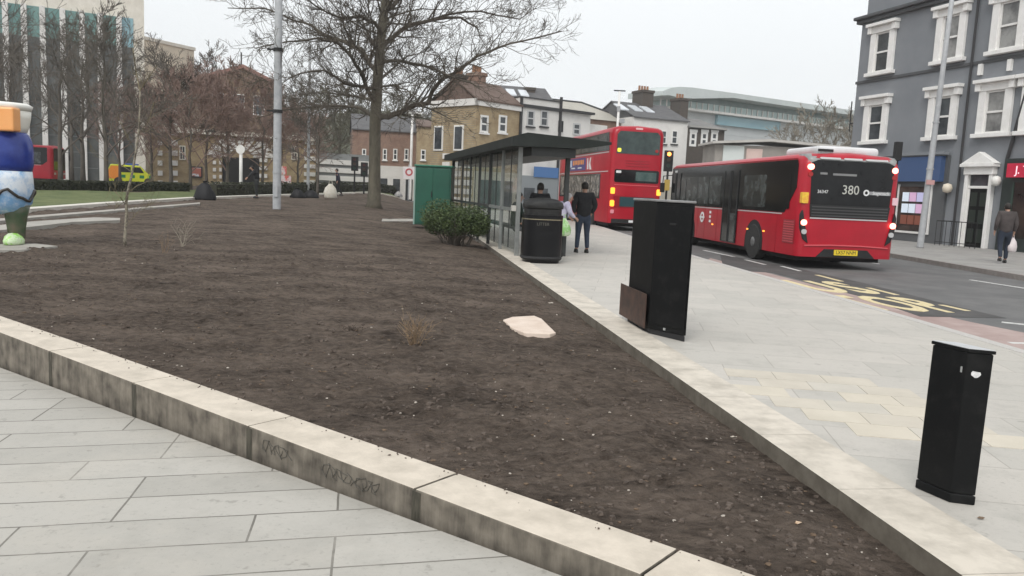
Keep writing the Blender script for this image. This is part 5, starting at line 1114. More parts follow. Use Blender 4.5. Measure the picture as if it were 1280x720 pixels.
# ---- the big plane tree
TY = 38.
def TP(px, py, dy=0): p = W(px, py, TY+dy); return p
tb = GT(467, 259); tb = W(467, 259, TY)
tree = thing('plane_tree', 'big bare plane tree with straight trunk on the earth behind the bed', 'tree', (0, 0, 0))
trunk = [TP(467, 262), TP(467.5, 254), TP(468, 235), TP(468.5, 190), TP(469, 150), TP(472, 100), TP(476, 50), TP(482, 0), TP(486, -60), TP(484, -130), TP(490, -200)]
MB().tube(trunk, [.46, .34, .29, .27, .265, .24, .215, .19, .155, .11, .05], 14).build('trunk', bark, tree, smooth=True)
R = random.Random(11); limbs = [
 ([(474, 147, 0), (486, 146, 0), (500, 141, -.5), (520, 131, -1), (536, 129, -1.2), (541, 113, -1.4), (556, 97, -1.6), (577, 85, -2), (597, 70, -2.2), (622, 60, -2.4), (655, 51, -2.6), (702, 39, -3)], .15),
 ([(478, 58, 0), (490, 48, .5), (512, 31, 1), (545, 24, 1.6), (576, 22, 2), (596, 34, 2.4), (600, 48, 2.6)], .13),
 ([(478, 78, 0), (500, 76, -1), (530, 82, -2), (560, 94, -3), (590, 104, -4), (598, 108, -4.2)], .09),
 ([(484, 12, 0), (500, -2, 1), (530, -22, 2), (570, -40, 3), (620, -50, 3.5)], .11),
 ([(520, 30, 1.2), (560, 18, 2), (600, 14, 2.5), (650, 24, 3), (670, 10, 3)], .07),
 ([(474, 92, 0), (462, 80, .5), (452, 62, 1), (430, 52, 1.5), (410, 46, 2), (390, 32, 2.5), (368, 26, 3), (330, 10, 3.4), (285, 10, 4)], .13),
 ([(470, 130, 0), (458, 110, -1), (450, 88, -1.8), (440, 72, -2.4), (420, 52, -3), (395, 48, -3.5), (360, 52, -4), (320, 60, -4.5)], .11),
 ([(470, 110, 0), (452, 108, -1.5), (430, 104, -3), (405, 88, -4.5), (375, 92, -5.5), (350, 106, -6)], .085),
 ([(470, 150, 0), (450, 135, 1), (420, 132, 2), (390, 134, 3), (350, 138, 4), (320, 148, 5)], .09),
 ([(471, 128, 0), (452, 122, 2), (425, 118, 3.5), (395, 116, 5), (365, 120, 6.5)], .08),
 ([(478, 45, 0), (468, 28, -1), (450, 20, -2), (425, 22, -3), (395, 8, -4), (370, -10, -5)], .10),
 ([(476, 108, 0), (492, 106, -2), (508, 112, -3.5), (530, 134, -5)], .06),
 ([(486, -40, 0), (465, -60, 1), (430, -80, 2), (380, -100, 3)], .10),
 ([(486, -60, 0), (510, -80, -1), (550, -110, -2), (600, -130, -3)], .09),
 ([(482, 20, 0), (486, 8, -3), (500, -20, -5), (520, -60, -6)], .09),
 ([(476, 70, 0), (470, 60, 3), (455, 40, 5), (450, 0, 6.5)], .09),
 ([(474, 100, 0), (486, 90, 3), (510, 70, 5), (540, 62, 7)], .08),
]
mb = MB()
for P, r in limbs:
    pts = [TP(x, y, dy) for x, y, dy in P]
    # smooth
    q = [pts[0]]
    for a, b in zip(pts, pts[1:]): q += [a.lerp(b, .5)+perp((b-a).normalized(), R)*.04, b]
    n = len(q); rad = [max(.012, r*(1-.82*i/(n-1))) for i in range(n)]; mb.tube(q, rad, 7, cap=False)
    tot = sum((b-a).length for a, b in zip(q, q[1:]))
    for k in range(int(tot*4.4)):
        i = R.randint(max(1, n//7), n-2); d = (q[i+1]-q[i]).normalized(); a = R.uniform(.5, 1.1)
        nd = (d*math.cos(a)+perp(d, R)*math.sin(a)); nd.z += .12
        grow(mb, R, q[i].lerp(q[i+1], R.random()), nd, R.uniform(1.1, 3.0)*(1-.3*i/n), max(.012, rad[i]*.42), 2, 5, up=.07, wig=.32, kids=(3, 6), ang=(.4, 1.0), rmin=.0075, ratio=.55)
for k in range(26):
    i = R.randint(5, 9); a = R.uniform(0, 6.28); nd = Vector((math.cos(a), math.sin(a), R.uniform(.2, .8)))
    grow(mb, R, trunk[i].lerp(trunk[min(10, i+1)], R.random()), nd, R.uniform(2.5, 4.5), .05, 3, 6, up=.06, wig=.28, kids=(3, 4), rmin=.0075)
mb.build('branches', twig, tree, recalc=False)
# ---- bare background trees
def bare_tree(label, loc, h, seed, mat, spread=.55, lev=4, trunk_r=None, group='bare trees beyond the lawn', rmin=.012, cat='tree', kind='bare_tree', kids=(3, 5), nl=11, low=.22):
    R = random.Random(seed); t = thing(kind, label, cat, loc, R.uniform(0, 6), group); tr = trunk_r or h*.016
    q = [Vector((0, 0, -.2))]; 
    for i in range(8): q.append(Vector((R.uniform(-.1, .1)*i*.3, R.uniform(-.1, .1)*i*.3, h*.8*(i+1)/8)))
    MB().tube(q, [tr*(1-.09*i) if i else tr*1.3 for i in range(9)], 9).build('trunk', mat if mat is not twigr else twigd, t, smooth=True)
    mb = MB()
    for k in range(nl):
        f = low+(1-low)*(k+R.random())/nl; i = min(7, int(f*8)); p = q[i].lerp(q[i+1], f*8-i); a = k*2.4+R.uniform(-.4, .4); el = R.uniform(.35, .9)+f*.4
        d = Vector((math.cos(a)*math.cos(el), math.sin(a)*math.cos(el), math.sin(el)))
        grow(mb, R, p, d, h*spread*(1.05-.6*f)*R.uniform(.8, 1.1), tr*.42*(1.1-.6*f), lev-1, 5, up=.06, wig=.25, kids=kids, ang=(.35, .85), rmin=rmin, ratio=.6)
    mb.build('branches', mat, t, recalc=False); return t
protos = {}
def put(label, px, Y, h, mat, seed, rz=None, **k):
    p = W(px, 230, Y); z = terrain(p.x, p.y)
    key = (mat.name, seed)
    if key not in protos:
        o = bare_tree(label, (p.x, p.y, z), h, seed, mat, **k); protos[key] = (o, h)
    else:
        src, h0 = protos[key]; o = copy_tree(src); o.location = (p.x, p.y, z); o.scale = [h/h0]*3; o['label'] = label; o.rotation_euler.z = src.rotation_euler.z+(rz or 1.7)
    return o
put('large dark bare tree at far left over the white office block', -70, 44, 13, twigd, 21, spread=.7, kids=(3, 6), nl=12)
put('dark bare tree directly right of the painted sculpture', 76, 50, 9.5, twigd, 22, spread=.6, kids=(3, 6), nl=12)
put('bare tree with greenish trunk standing on the lawn', 133, 42, 8.5, twigd, 23, spread=.6, trunk_r=.13, kids=(4, 6), nl=14)
put('tall thin bare tree in front of the last white office column', 104, 55, 10, twigd, 21)
put('bare dark tree right of the yellow emergency car', 214, 50, 8.2, twigd, 24, spread=.5, low=.3, kids=(4, 6))
put('upright bare tree before the cream stone block', 212, 62, 9.8, twigd, 22, rz=2.9)
put('reddish bushy bare tree left of the gabled hall', 238, 48, 6.8, twigr, 31, spread=.62, kids=(5, 6), low=.2, nl=14)
put('broad reddish bare tree in front of gabled hall', 284, 50, 7.4, twigr, 31, rz=2.2)
put('reddish bare tree just left of the grey column', 328, 52, 6.6, twigr, 32, spread=.62, kids=(5, 6), low=.2, nl=14)
put('small reddish bare tree above the striped pier', 372, 56, 5.6, twigr, 31, rz=.8)
put('reddish bare tree in front of the lower cream block', 190, 56, 6.6, twigr, 32, rz=2.5)
put('tall thin bare tree behind gabled hall ridge', 272, 92, 14.5, twigd, 24, rz=2)
put('bare tree at the left edge behind the red bus', 18, 58, 9.5, twigd, 23, rz=.5)
put('slim bare tree whose trunk crosses the striped pier', 397, 50, 5.8, twigd, 24, rz=4)
for i, (px, Y, h, mt, sd_, lab) in enumerate(((-15, 66, 10, twigd, 22, 'bare tree in the back row at the far left edge'), (90, 70, 10, twigd, 24, 'bare tree in the back row before the third white fin'), (258, 56, 7.2, twigr, 32, 'reddish bare tree at the left corner of gabled hall'), (350, 60, 6.6, twigr, 32, 'reddish bare tree close behind the grey column'), (150, 58, 6.8, twigr, 31, 'low reddish bare tree over the yellow emergency car'))):
    put(lab, px, Y, h, mt, sd_, rz=1+i*1.3)
for i, (px, Y, h, rz) in enumerate(((985, 125, 13.0, 0), (1012, 120, 14.0, 1.2), (1040, 118, 14.5, 2.3), (1063, 122, 13.5, 3.1))):
    t = put(['beige bare tree nearest the glass roofed building', 'second beige bare tree from the left, above the bus', 'tallest beige bare tree left of the grey building', 'beige bare tree partly hidden by the grey building corner'][i], px, Y, h, twigb, 41, rz=rz, spread=.6, rmin=.03, kids=(4, 5), group='pale bare trees behind the garage')
for i, (px, Y, h) in enumerate(((392, 95, 11), (425, 98, 12), (455, 100, 11.5), (500, 104, 12.5), (535, 102, 11), (560, 100, 11.5))):
    put(['olive brown bare tree on the ridge right of the grey column', 'olive brown bare tree behind the side wing', 'olive brown bare tree behind the big trunk', 'olive brown bare tree above the red brick terrace', 'olive brown bare tree above the small yellow house', 'olive brown bare tree beside the corner building roof'][i], px, Y, h, M('olive_twigs', (.085, .08, .05), (.13, .12, .08), scale=1, rough=.95), 51, rz=i*1.1, spread=.6, rmin=.025, kids=(4, 5), group='trees on the ridge')
# ---- leafy things
def leaf_mass(mb, R, pts_fn, n, s0, s1):
    for _ in range(n):
        p, nrm = pts_fn(R); a = perp(Vector((0, 0, 1)) if R.random() < .5 else nrm, R); b = perp(a, R); s = R.uniform(s0, s1)
        mb.add([p-a*s, p-b*s*.45, p+a*s, p+b*s*.45], [(0, 1, 2, 3)])
leafg = M('box_leaves', (.022, .04, .013), (.10, .14, .045), scale=7, rough=.7, lo=.35, hi=.65)
hedgem = M('hedge_leaves', (.022, .028, .014), (.06, .062, .035), scale=3, rough=.8, lo=.35, hi=.65)
# shrub in front of shelter: three lobes of leaves over a twiggy base
sp_ = G(568, 308); sb = thing('box_shrub', 'rounded dark green evergreen shrub by the green cabinet and shelter', 'shrub', (sp_.x-.04, sp_.y+.5, 0)); sb.scale = (1.14, 1.14, 1.13)
R = random.Random(4); mb = MB(); lobes = [((-.28, 0, .66), (.52, .5, .36)), ((.30, .1, .60), (.46, .5, .33)), ((0, -.25, .52), (.52, .42, .30)), ((-.45, .35, .48), (.32, .35, .28)), ((.52, -.1, .48), (.27, .35, .25))]
def lf(R):
    c, r = R.choice(lobes); v = Vector((R.gauss(0, 1), R.gauss(0, 1), R.gauss(0, 1))).normalized(); q = R.uniform(.55, 1.06)+.14*noise.noise(v*3.5)
    return Vector((c[0]+v.x*r[0]*q, c[1]+v.y*r[1]*q, c[2]+v.z*r[2]*q)), v
leaf_mass(mb, R, lf, 17000, .014, .032)
mb.build('foliage', leafg, sb, recalc=False)
mb = MB()
for k in range(60):
    a = R.uniform(0, 6.28); grow(mb, R, (math.cos(a)*R.uniform(0, .35), math.sin(a)*R.uniform(0, .3), 0), (math.cos(a)*.5, math.sin(a)*.5, 1), R.uniform(.35, .6), .012, 1, 4, rmin=.004)
mb.build('stems', twigd, sb, recalc=False)
# hedge
hedge_px = [(-60, 239), (60, 239.5), (160, 240), (232, 241), (262, 247), (340, 244), (400, 242), (470, 240.5), (545, 240)]
hp = [GT(x, y) for x, y in hedge_px]
def make_hedge(name, label, pts, hgt, seed, n):
    R = random.Random(seed); t = thing(name, label, 'hedge', (0, 0, 0)); mb = MB(); core = MB(); seg = [(a, b, (b-a).length) for a, b in zip(pts, pts[1:])]; tot = sum(s[2] for s in seg)
    def fn(R):
        d = R.random()*tot
        for a, b, l in seg:
            if d <= l: break
            d -= l
        p = a.lerp(b, min(1, d/l)); u = (b-a).normalized(); nn = Vector((-u.y, u.x, 0)); hh = hgt*(1+.10*noise.noise((p.x*.8, p.y*.8, 0)))
        v = R.random(); w_ = .45
        if v < .5: q = Vector((0, 0, R.uniform(0, hh)))+nn*(-w_+R.uniform(-.06, .04)); nr = -nn
        else: q = Vector((0, 0, hh+R.uniform(-.08, .05)))+nn*R.uniform(-w_, w_); nr = Vector((0, 0, 1))
        return Vector((p.x, p.y, terrain(p.x, p.y)))+q, nr
    leaf_mass(mb, R, fn, n, .05, .10); mb.build('foliage', hedgem, t, recalc=False)
    rings = []
    for i, p in enumerate(pts):
        u = (pts[min(i+1, len(pts)-1)]-pts[max(0, i-1)]).normalized(); nn = Vector((-u.y, u.x, 0)); z = terrain(p.x, p.y)
        rings.append([(p.x-nn.x*.38, p.y-nn.y*.38, z-.1), (p.x-nn.x*.38, p.y-nn.y*.38, z+hgt*.9), (p.x+nn.x*.38, p.y+nn.y*.38, z+hgt*.9), (p.x+nn.x*.38, p.y+nn.y*.38, z-.1)])
    core.loft(rings).build('woody_core', M('hedge_core', (.02, .02, .012), (.035, .033, .02), scale=4, rough=.95), t); return t
make_hedge('low_hedge', 'long low dark clipped hedge behind the lawn, left part', hp[:4], .50, 5, 14000)
make_hedge('low_hedge', 'dark clipped hedge behind the white kerb, either side of big tree', hp[4:], .72, 6, 18000)
# sapling with broken top
s0 = GT(157, 311); SY = s0.y
sap = thing('sapling', 'thin crooked bare sapling with pale stem in the left of the bed', 'sapling', (0, 0, 0))
R = random.Random(8); mb = MB()
P = [(157, 312), (156, 300), (157, 285), (158, 268), (158, 252), (160, 238), (165, 218), (169, 195), (174, 160), (175, 130), (175, 113)]
mb.tube([W(x, y, SY) for x, y in P], [.028, .03, .026, .026, .024, .022, .022, .02, .018, .016, .014], 7).build('stem', M('pale_bark', (.30, .27, .21), (.10, .085, .065), scale=14, rough=.9, lo=.45, hi=.6), sap, smooth=True)
mb = MB()
for P, r in (([(175, 114), (170, 90), (167, 66), (166, 60)], .011), ([(175, 113), (185, 98), (196, 82)], .010), ([(158, 258), (150, 246), (142, 238), (136, 230)], .009), ([(160, 240), (172, 232), (186, 226), (196, 218)], .007), ([(158, 262), (168, 258), (180, 262), (190, 252)], .006), ([(157, 282), (168, 270), (178, 258)], .005), ([(159, 250), (150, 256), (143, 262)], .006), ([(165, 215), (150, 205), (132, 200), (120, 190)], .006), ([(172, 170), (186, 150), (192, 130)], .006), ([(170, 190), (158, 170), (150, 150)], .005)):
    q = [W(x, y, SY+R.uniform(-.2, .2)) for x, y in P]; mb.tube(q, [r*(1-.5*i/len(q)) for i in range(len(q))], 5)
    for k in range(5):
        i = R.randint(0, len(q)-2); d = (q[i+1]-q[i]).normalized(); grow(mb, R, q[i].lerp(q[i+1], R.random()), d*.7+perp(d, R)*.7, R.uniform(.15, .4), r*.5, 1, 4, rmin=.0025, wig=.3)
mb.build('branches', M('sapling_twig', (.12, .10, .06), (.2, .17, .10), scale=9, rough=.9), sap, recalc=False)
# weeds
def weed(name, label, px, py, n, hgt, mat, seed, spread=.5, leaves=0, arch=.0):
    p = G(px, py, .03); z = soil_z(p.x, p.y); R = random.Random(seed); t = thing(name, label, 'weed', (p.x, p.y, z-.01)); mb = MB()
    for k in range(n):
        a = R.uniform(0, 6.28); grow(mb, R, (R.uniform(-.04, .04), R.uniform(-.04, .04), 0), (math.cos(a)*spread, math.sin(a)*spread, 1), hgt*R.uniform(.6, 1.1), .0035, 1, 5, rmin=.0016, wig=.25, droop=arch, kids=(2, 4))
    mb.build('stems', mat, t, recalc=False)
    if leaves:
        mb = MB(); leaf_mass(mb, R, lambda R: (Vector((R.gauss(0, .07), R.gauss(0, .07), R.uniform(.01, hgt*.8))), Vector((0, 0, 1))), leaves, .006, .014); mb.build('leaves', mat, t, recalc=False)
dry = M('dry_stem', (.20, .14, .085), (.30, .21, .13), scale=20, rough=.9)
weed('dry_weed', 'small dry brown weed standing in the middle of the earth', 518, 430, 26, .26, dry, 1, .45, 120)
weed('dry_weed', 'tiny dark clump of dead leaves left of the dry weed', 441, 413, 10, .06, M('dead_leaf', (.05, .035, .025), rough=.9), 2, .9, 90)
weed('arched_weed', 'thin pale arching stems on the earth right of the sapling', 228, 312, 9, .55, M('pale_stem', (.30, .27, .21), rough=.9), 3, .7, 0, .35)
weed('dry_weed', 'sparse dry stems on the far earth before the grey column', 205, 318, 8, .4, dry, 7, .8)
# dead leaves and litter by the edging
def leaf_bit(label, px, py, s, mat, z=None, seed=0):
    R = random.Random(seed); p = G(px, py, 0); zz = (soil_z(p.x, p.y) if z is None else z)+.004; pts = []
    for k in range(9):
        a = k*2*PI/9; r_ = s*R.uniform(.6, 1.1); pts.append(Vector((p.x+math.cos(a)*r_, p.y+math.sin(a)*r_*.6, zz+R.uniform(0, s*.35))))
    tag(MB().loft([pts, [q+Vector((0, 0, .002)) for q in pts]]).build('leaf', mat), label, 'leaf')
leaf_bit('curled pale brown dead leaf on the earth near the edging tip', 999, 647, .022, M('leaf_tan', (.42, .27, .16), (.6, .48, .36), scale=60, rough=.8), seed=1)
leaf_bit('pale scrap lying on earth beside the stone edging', 918, 531, .022, M('leaf_pale', (.5, .45, .38), rough=.8), seed=2)
leaf_bit('pale scrap on the earth near the cream paving stone', 689, 374, .035, M('leaf_pale', (.5, .45, .38), rough=.8), seed=5)
leaf_bit('brown dead leaf on the pavement beside short black pillar', 1226, 649, .02, M('leaf_brown', (.16, .11, .07), rough=.8), z=.0, seed=3)
# marks on the plaza
def plaza_mark(name, label, P, mat, h=.003, cat='litter'):
    pts = [G(x, y, -.22) for x, y in P]; pts = [Vector((p.x, p.y)) for p in pts]
    n = len(pts); tag(MB().add([(p.x, p.y, pz(p.x, p.y)+.001) for p in pts]+[(p.x, p.y, pz(p.x, p.y)+.001+h) for p in pts], [tuple(range(n))[::-1], tuple(range(n, 2*n))]+[(i, (i+1) % n, n+(i+1) % n, n+i) for i in range(n)]).build(name, mat), label, cat)
plaza_mark('white_splash', 'white bird dropping splash on the grey paving at left', [(20, 622), (28, 617), (40, 616), (50, 620), (52, 625), (42, 628), (30, 627)], M('splash', (.72, .72, .70), rough=.8), .001, 'stain')
plaza_mark('twig', 'thin dark straight twig lying on grey paving', [(134, 683.5), (180, 681.5), (226, 679.5), (226, 681.5), (180, 683.5), (134, 685)], blackm, .006, 'twig')
plaza_mark('leaf', 'dark reddish scrap on grey paving near the bottom left', [(45, 672), (58, 670), (62, 673), (50, 676)], M('leaf_brown', (.16, .11, .07)), .003, 'leaf')
for i, (x, y) in enumerate(((255, 609), (128, 563), (682, 716))): 
    plaza_mark('leaf', ['small brown scrap on the paving below the middle of wall', 'dark leaf scrap on paving joint near left wall', 'small dark leaf at the foot of the wall, bottom centre'][i], [(x-5, y), (x, y-2), (x+6, y), (x, y+2)], M('leaf_brown', (.16, .11, .07)), .004, 'leaf')
# ================================================================== PEOPLE
skin = M('skin', (.42, .25, .18), rough=.6); skind = M('skin_dark', (.16, .09, .06), rough=.6)
hairm = M('hair_dark', (.02, .016, .013), rough=.7)
def skinned(name, J, E_, mat, parent, root=0, sub=2):
    """J = [(x,y,z,rx,ry)], E_ = edges; grows one continuous surface over the joints"""
    me = bpy.data.meshes.new(name); me.from_pydata([j[:3] for j in J], E_, []); me.materials.append(mat)
    o = bpy.data.objects.new(name, me); C.objects.link(o); o.parent = parent
    m = o.modifiers.new('skin', 'SKIN'); m.use_smooth_shade = True
    lay = me.skin_vertices[0].data
    for i, j in enumerate(J): lay[i].radius = (j[3], j[4] if len(j) > 4 else j[3]); lay[i].use_root = (i == root)
    s = o.modifiers.new('sub', 'SUBSURF'); s.levels = s.render_levels = sub
    return o
def person(label, loc, rz, jacket, trousers, shoes, hair=hairm, sk=skin, pose=None, hgt=1.76, hat=None):
    """faces local -y; pose overrides joint positions"""
    root = thing('person', label, 'person', loc, rz); k = hgt/1.76
    D = dict(pel=(0, 0, .95), spine=(0, .01, 1.12), chest=(0, .01, 1.32), neck=(0, .01, 1.48), head=(0, -.01, 1.60), crown=(0, 0, 1.70),
             shL=(-.19, .01, 1.42), elL=(-.25, .03, 1.14), wrL=(-.24, -.06, .90), shR=(.19, .01, 1.42), elR=(.25, .03, 1.14), wrR=(.24, -.06, .90),
             hipL=(-.10, 0, .90), knL=(-.11, -.02, .50), anL=(-.12, .02, .09), hipR=(.10, 0, .90), knR=(.11, -.02, .50), anR=(.12, .02, .09))
    if pose: D.update(pose)
    D = {n: Vector(v)*k for n, v in D.items()}
    J = []; ix = {}; E_ = []
    def add(n, p, r, r2=None, par=None):
        ix[n] = len(J); J.append((*p, r*k, (r2 or r)*k)); 
        if par: E_.append((ix[par], ix[n]))
    add('pel', D['pel'], .115, .085); add('spine', D['spine'], .105, .08, 'pel'); add('chest', D['chest'], .14, .10, 'spine'); add('neck', D['neck'], .05, .05, 'chest'); add('head', D['head'], .078, .092, 'neck'); add('crown', D['crown'], .065, .08, 'head')
    for s in 'LR':
        add('sh'+s, D['sh'+s], .055, .055, 'chest'); add('el'+s, D['el'+s], .038, .038, 'sh'+s); add('wr'+s, D['wr'+s], .026, .026, 'el'+s)
        d = (D['wr'+s]-D['el'+s]).normalized(); sd = Vector((1, 0, 0)) if s == 'L' else Vector((-1, 0, 0)); fw = d.cross(Vector((1, 0, 0))).normalized()
        palm = D['wr'+s]+d*.06*k; add('palm'+s, palm, .030, .018, 'wr'+s)
        for f in range(4):
            b = palm+d*.03*k+fw*(f-1.5)*.019*k; add('f%d%s' % (f, s), b, .0095, .0095, 'palm'+s); add('g%d%s' % (f, s), b+d*(.035, .042, .04, .03)[f]*k+sd*.012, .008, .008, 'f%d%s' % (f, s))
        add('t'+s, D['wr'+s]+d*.03*k+fw*.035*k, .011, .011, 'wr'+s); add('u'+s, D['wr'+s]+d*.075*k+fw*.045*k, .009, .009, 't'+s)
        add('hip'+s, D['hip'+s], .085, .085, 'pel'); add('kn'+s, D['kn'+s], .055, .055, 'hip'+s); add('an'+s, D['an'+s], .038, .038, 'kn'+s)
        add('toe'+s, D['an'+s]+Vector((0, -.13, -.05))*k, .035, .025, 'an'+s)
    body = skinned('body', J, E_, sk, root, 0, 2)
    # face
    hd = D['head']; fdir = Vector((0, -1, 0))
    m = MB().loft([[(hd.x+.014*q*k*math.cos(a), hd.y-(.085+h)*k, hd.z+(-.012+.03*q*math.sin(a))*k) for a in [2*PI*j/8 for j in range(8)]] for h, q in ((0, 1), (.018, .7), (.026, .2))]); m.build('nose', sk, root, smooth=True)
    for s in (-1, 1): MB().lathe([(.001, hd.z+.01), (.009*k, hd.z+.016*k), (.001, hd.z+.024*k)], 8, (hd.x+s*.03*k, hd.y-.086*k)).build('eye', blackm, root); MB().lathe([(.003, hd.z-.03*k), (.013*k, hd.z-.01*k), (.014*k, hd.z+.02*k), (.003, hd.z+.03*k)], 8, (hd.x+s*.078*k, hd.y+.005), sx=.6).build('ear', sk, root, smooth=True)
    B(hd.x-.022*k, hd.x+.022*k, hd.y-.094*k, hd.y-.08*k, hd.z-.052*k, hd.z-.046*k).build('mouth', M('lip', (.25, .09, .08)), root)
    # hair cap
    rings = []
    for j in range(7):
        t = j/6*PI*.52; rings.append([(hd.x+math.sin(PI*.52-t+.0)*.090*k*math.cos(a), hd.y+.014*k+math.sin(PI*.52-t)*.104*k*math.sin(a)*(1 if math.sin(a) > 0 else .82), hd.z+.03*k+math.cos(PI*.52-t)*.115*k+(.035*k if math.sin(a) < -.3 and j == 0 else 0)-(.06*k if math.sin(a) > .2 and j == 0 else 0)) for a in [2*PI*q/16 for q in range(16)]])
    MB().loft(rings).build('hair' if not hat else 'hat', hat or hair, root, smooth=True)
    # jacket
    J = []; ix = {}; E_ = []
    add('pel', D['pel']+Vector((0, 0, -.14))*k, .215, .185); add('spine', D['spine'], .19, .15, 'pel'); add('chest', D['chest'], .205, .155, 'spine'); add('col', D['neck']+Vector((0, 0, -.02)), .08, .08, 'chest')
    for s in 'LR': add('sh'+s, D['sh'+s], .092, .092, 'chest'); add('el'+s, D['el'+s], .070, .070, 'sh'+s); add('wr'+s, D['wr'+s].lerp(D['el'+s], .08), .045, .045, 'el'+s)
    skinned('jacket', J, E_, jacket, root)
    J = []; ix = {}; E_ = []
    add('top', D['pel']+Vector((0, 0, .10)), .155, .14); add('pel', D['pel']+Vector((0, 0, -.02)), .17, .155, 'top')
    for s in 'LR': add('hip'+s, D['hip'+s]+Vector((0, 0, -.08)), .115, .115, 'pel'); add('kn'+s, D['kn'+s], .072, .072, 'hip'+s); add('an'+s, D['an'+s]+Vector((0, 0, .01)), .055, .055, 'kn'+s)
    skinned('trousers', J, E_, trousers, root)
    for s in 'LR':
        a = D['an'+s]; z0 = a.z-.09*k
        MB().loft([[(a.x+.05*q*math.cos(t)*k, a.y+(-.05+.14*q*math.sin(t))*k, z0+h*k) for t in [2*PI*j/14 for j in range(14)]] for q, h in ((.95, 0), (1, .03), (.85, .07), (.5, .11))]).build('shoe', shoes, root, smooth=True)
    return root
blk = M('black_cloth', (.010, .010, .012), (.02, .02, .022), scale=8, rough=.9); denim = M('denim', (.025, .035, .06), (.045, .06, .09), scale=9, rough=.9); darkc = M('dark_cloth', (.014, .014, .016), rough=.9)
gcloth = M('grey_brown_cloth', (.045, .037, .036), (.075, .062, .06), scale=6, rough=.9); shoe = M('shoe_black', (.012, .012, .012), rough=.5)
p = G(727, 316)
person('person in black jacket and jeans standing on the pavement with hands in pockets', (p.x, p.y+.05, 0), PI+.15, blk, denim, shoe, pose=dict(elL=(-.28, .06, 1.16), wrL=(-.20, -.04, .95), elR=(.28, .06, 1.16), wrR=(.20, -.04, .95), anL=(-.13, .02, .09), anR=(.13, .0, .09)))
p = G(1252, 329)
wp = person('person in dark brown jacket walking away past the shop with red sign', (p.x, p.y, 0), .6+PI-.9, gcloth, M('dark_denim', (.02, .028, .045), rough=.9), shoe, pose=dict(knL=(-.11, -.14, .52), anL=(-.12, -.16, .10), knR=(.11, .06, .50), anR=(.12, .28, .16), elR=(.25, .08, 1.15), wrR=(.26, -.02, .90), head=(0, -.05, 1.59), crown=(0, -.05, 1.69)))
bagm = M('plastic_bag', (.62, .55, .55), (.72, .66, .66), scale=7, rough=.5)
def bag(label, loc, mat, s=1., rz=0.):
    t = thing('carrier_bag', label, 'bag', loc, rz); R = random.Random(int(abs(loc[0])*100))
    MB().loft([[(q*.16*s*math.cos(a)*R.uniform(.9, 1.08), q*.09*s*math.sin(a), z*s) for a in [2*PI*j/12 for j in range(12)]] for q, z in ((.7, 0), (1, .03), (1.05, .15), (.85, .27), (.45, .34), (.3, .38))]).build('bag_body', mat, t, smooth=True)
    MB().tube([(-.05*s, 0, .36*s), (-.03*s, 0, .46*s), (.03*s, 0, .46*s), (.05*s, 0, .36*s)], .008*s, 5).build('handle', mat, t); return t
q = G(1262, 329); bag('pale pink white carrier bag hanging from the walking person\'s hand', (q.x-.02, q.y-.05, .33), bagm, 1.1, .5)
# person behind the bin with a push chair
lav = M('lavender_coat', (.36, .34, .48), (.55, .53, .62), scale=6, rough=.9)
person('person in pale lavender coat leaning over a pushchair behind the litter bin', (.98, 18.4, 0), PI/2+.4, lav, M('grey_trousers', (.10, .10, .12), (.2, .2, .22), scale=12, rough=.9), M('shoe_grey', (.2, .2, .22)), hat=M('pale_hat', (.35, .33, .33), rough=.9), hgt=1.55, pose=dict(spine=(0, -.05, 1.10), chest=(0, -.16, 1.27), neck=(0, -.25, 1.40), head=(0, -.31, 1.50), crown=(0, -.33, 1.60), shL=(-.18, -.17, 1.36), shR=(.18, -.17, 1.36), elL=(-.2, -.25, 1.12), wrL=(-.17, -.42, 1.0), elR=(.2, -.25, 1.12), wrR=(.17, -.42, 1.0)))
pc = thing('pushchair', 'folding pushchair with small wheels half hidden behind the litter bin', 'pushchair', (.72, 18.0, 0), PI/2+.2)
gm_ = M('pushchair_frame', (.25, .25, .27), rough=.4)
for s in (-.22, .22):
    MB().tube([(s, .42, 1.0), (s, .25, .85), (s, -.25, .15)], .014, 6).tube([(s, .25, .12), (s, -.05, .50)], .014, 6).build('frame_tube', gm_, pc)
    for y in (-.27, .27): MB().disc((s, y, .085), .085, 'x', .035, 16).build('wheel', rubber, pc)
MB().prism([(.18, .75), (.05, .40), (-.2, .36), (-.2, .41), (.02, .45), (.13, .78)], -.2, .2, 'x').build('seat', M('seat_pink', (.45, .15, .25), (.2, .1, .25), scale=8, rough=.9), pc, bevel=.01)
MB().prism([(.26+.0*k, .8) for k in range(1)]+[(.24, .72), (.18, .98), (.0, 1.08), (-.16, 1.0), (-.1, .98), (.0, 1.04), (.13, .95)], -.2, .2, 'x').build('hood', M('hood_grey', (.3, .3, .33), rough=.9), pc)
bag('bright green carrier bag hanging behind the litter bin', (1.10, 18.1, .48), M('green_bag', (.25, .5, .16), (.6, .7, .5), scale=8, rough=.5, lo=.45, hi=.6), 1.05, .3)
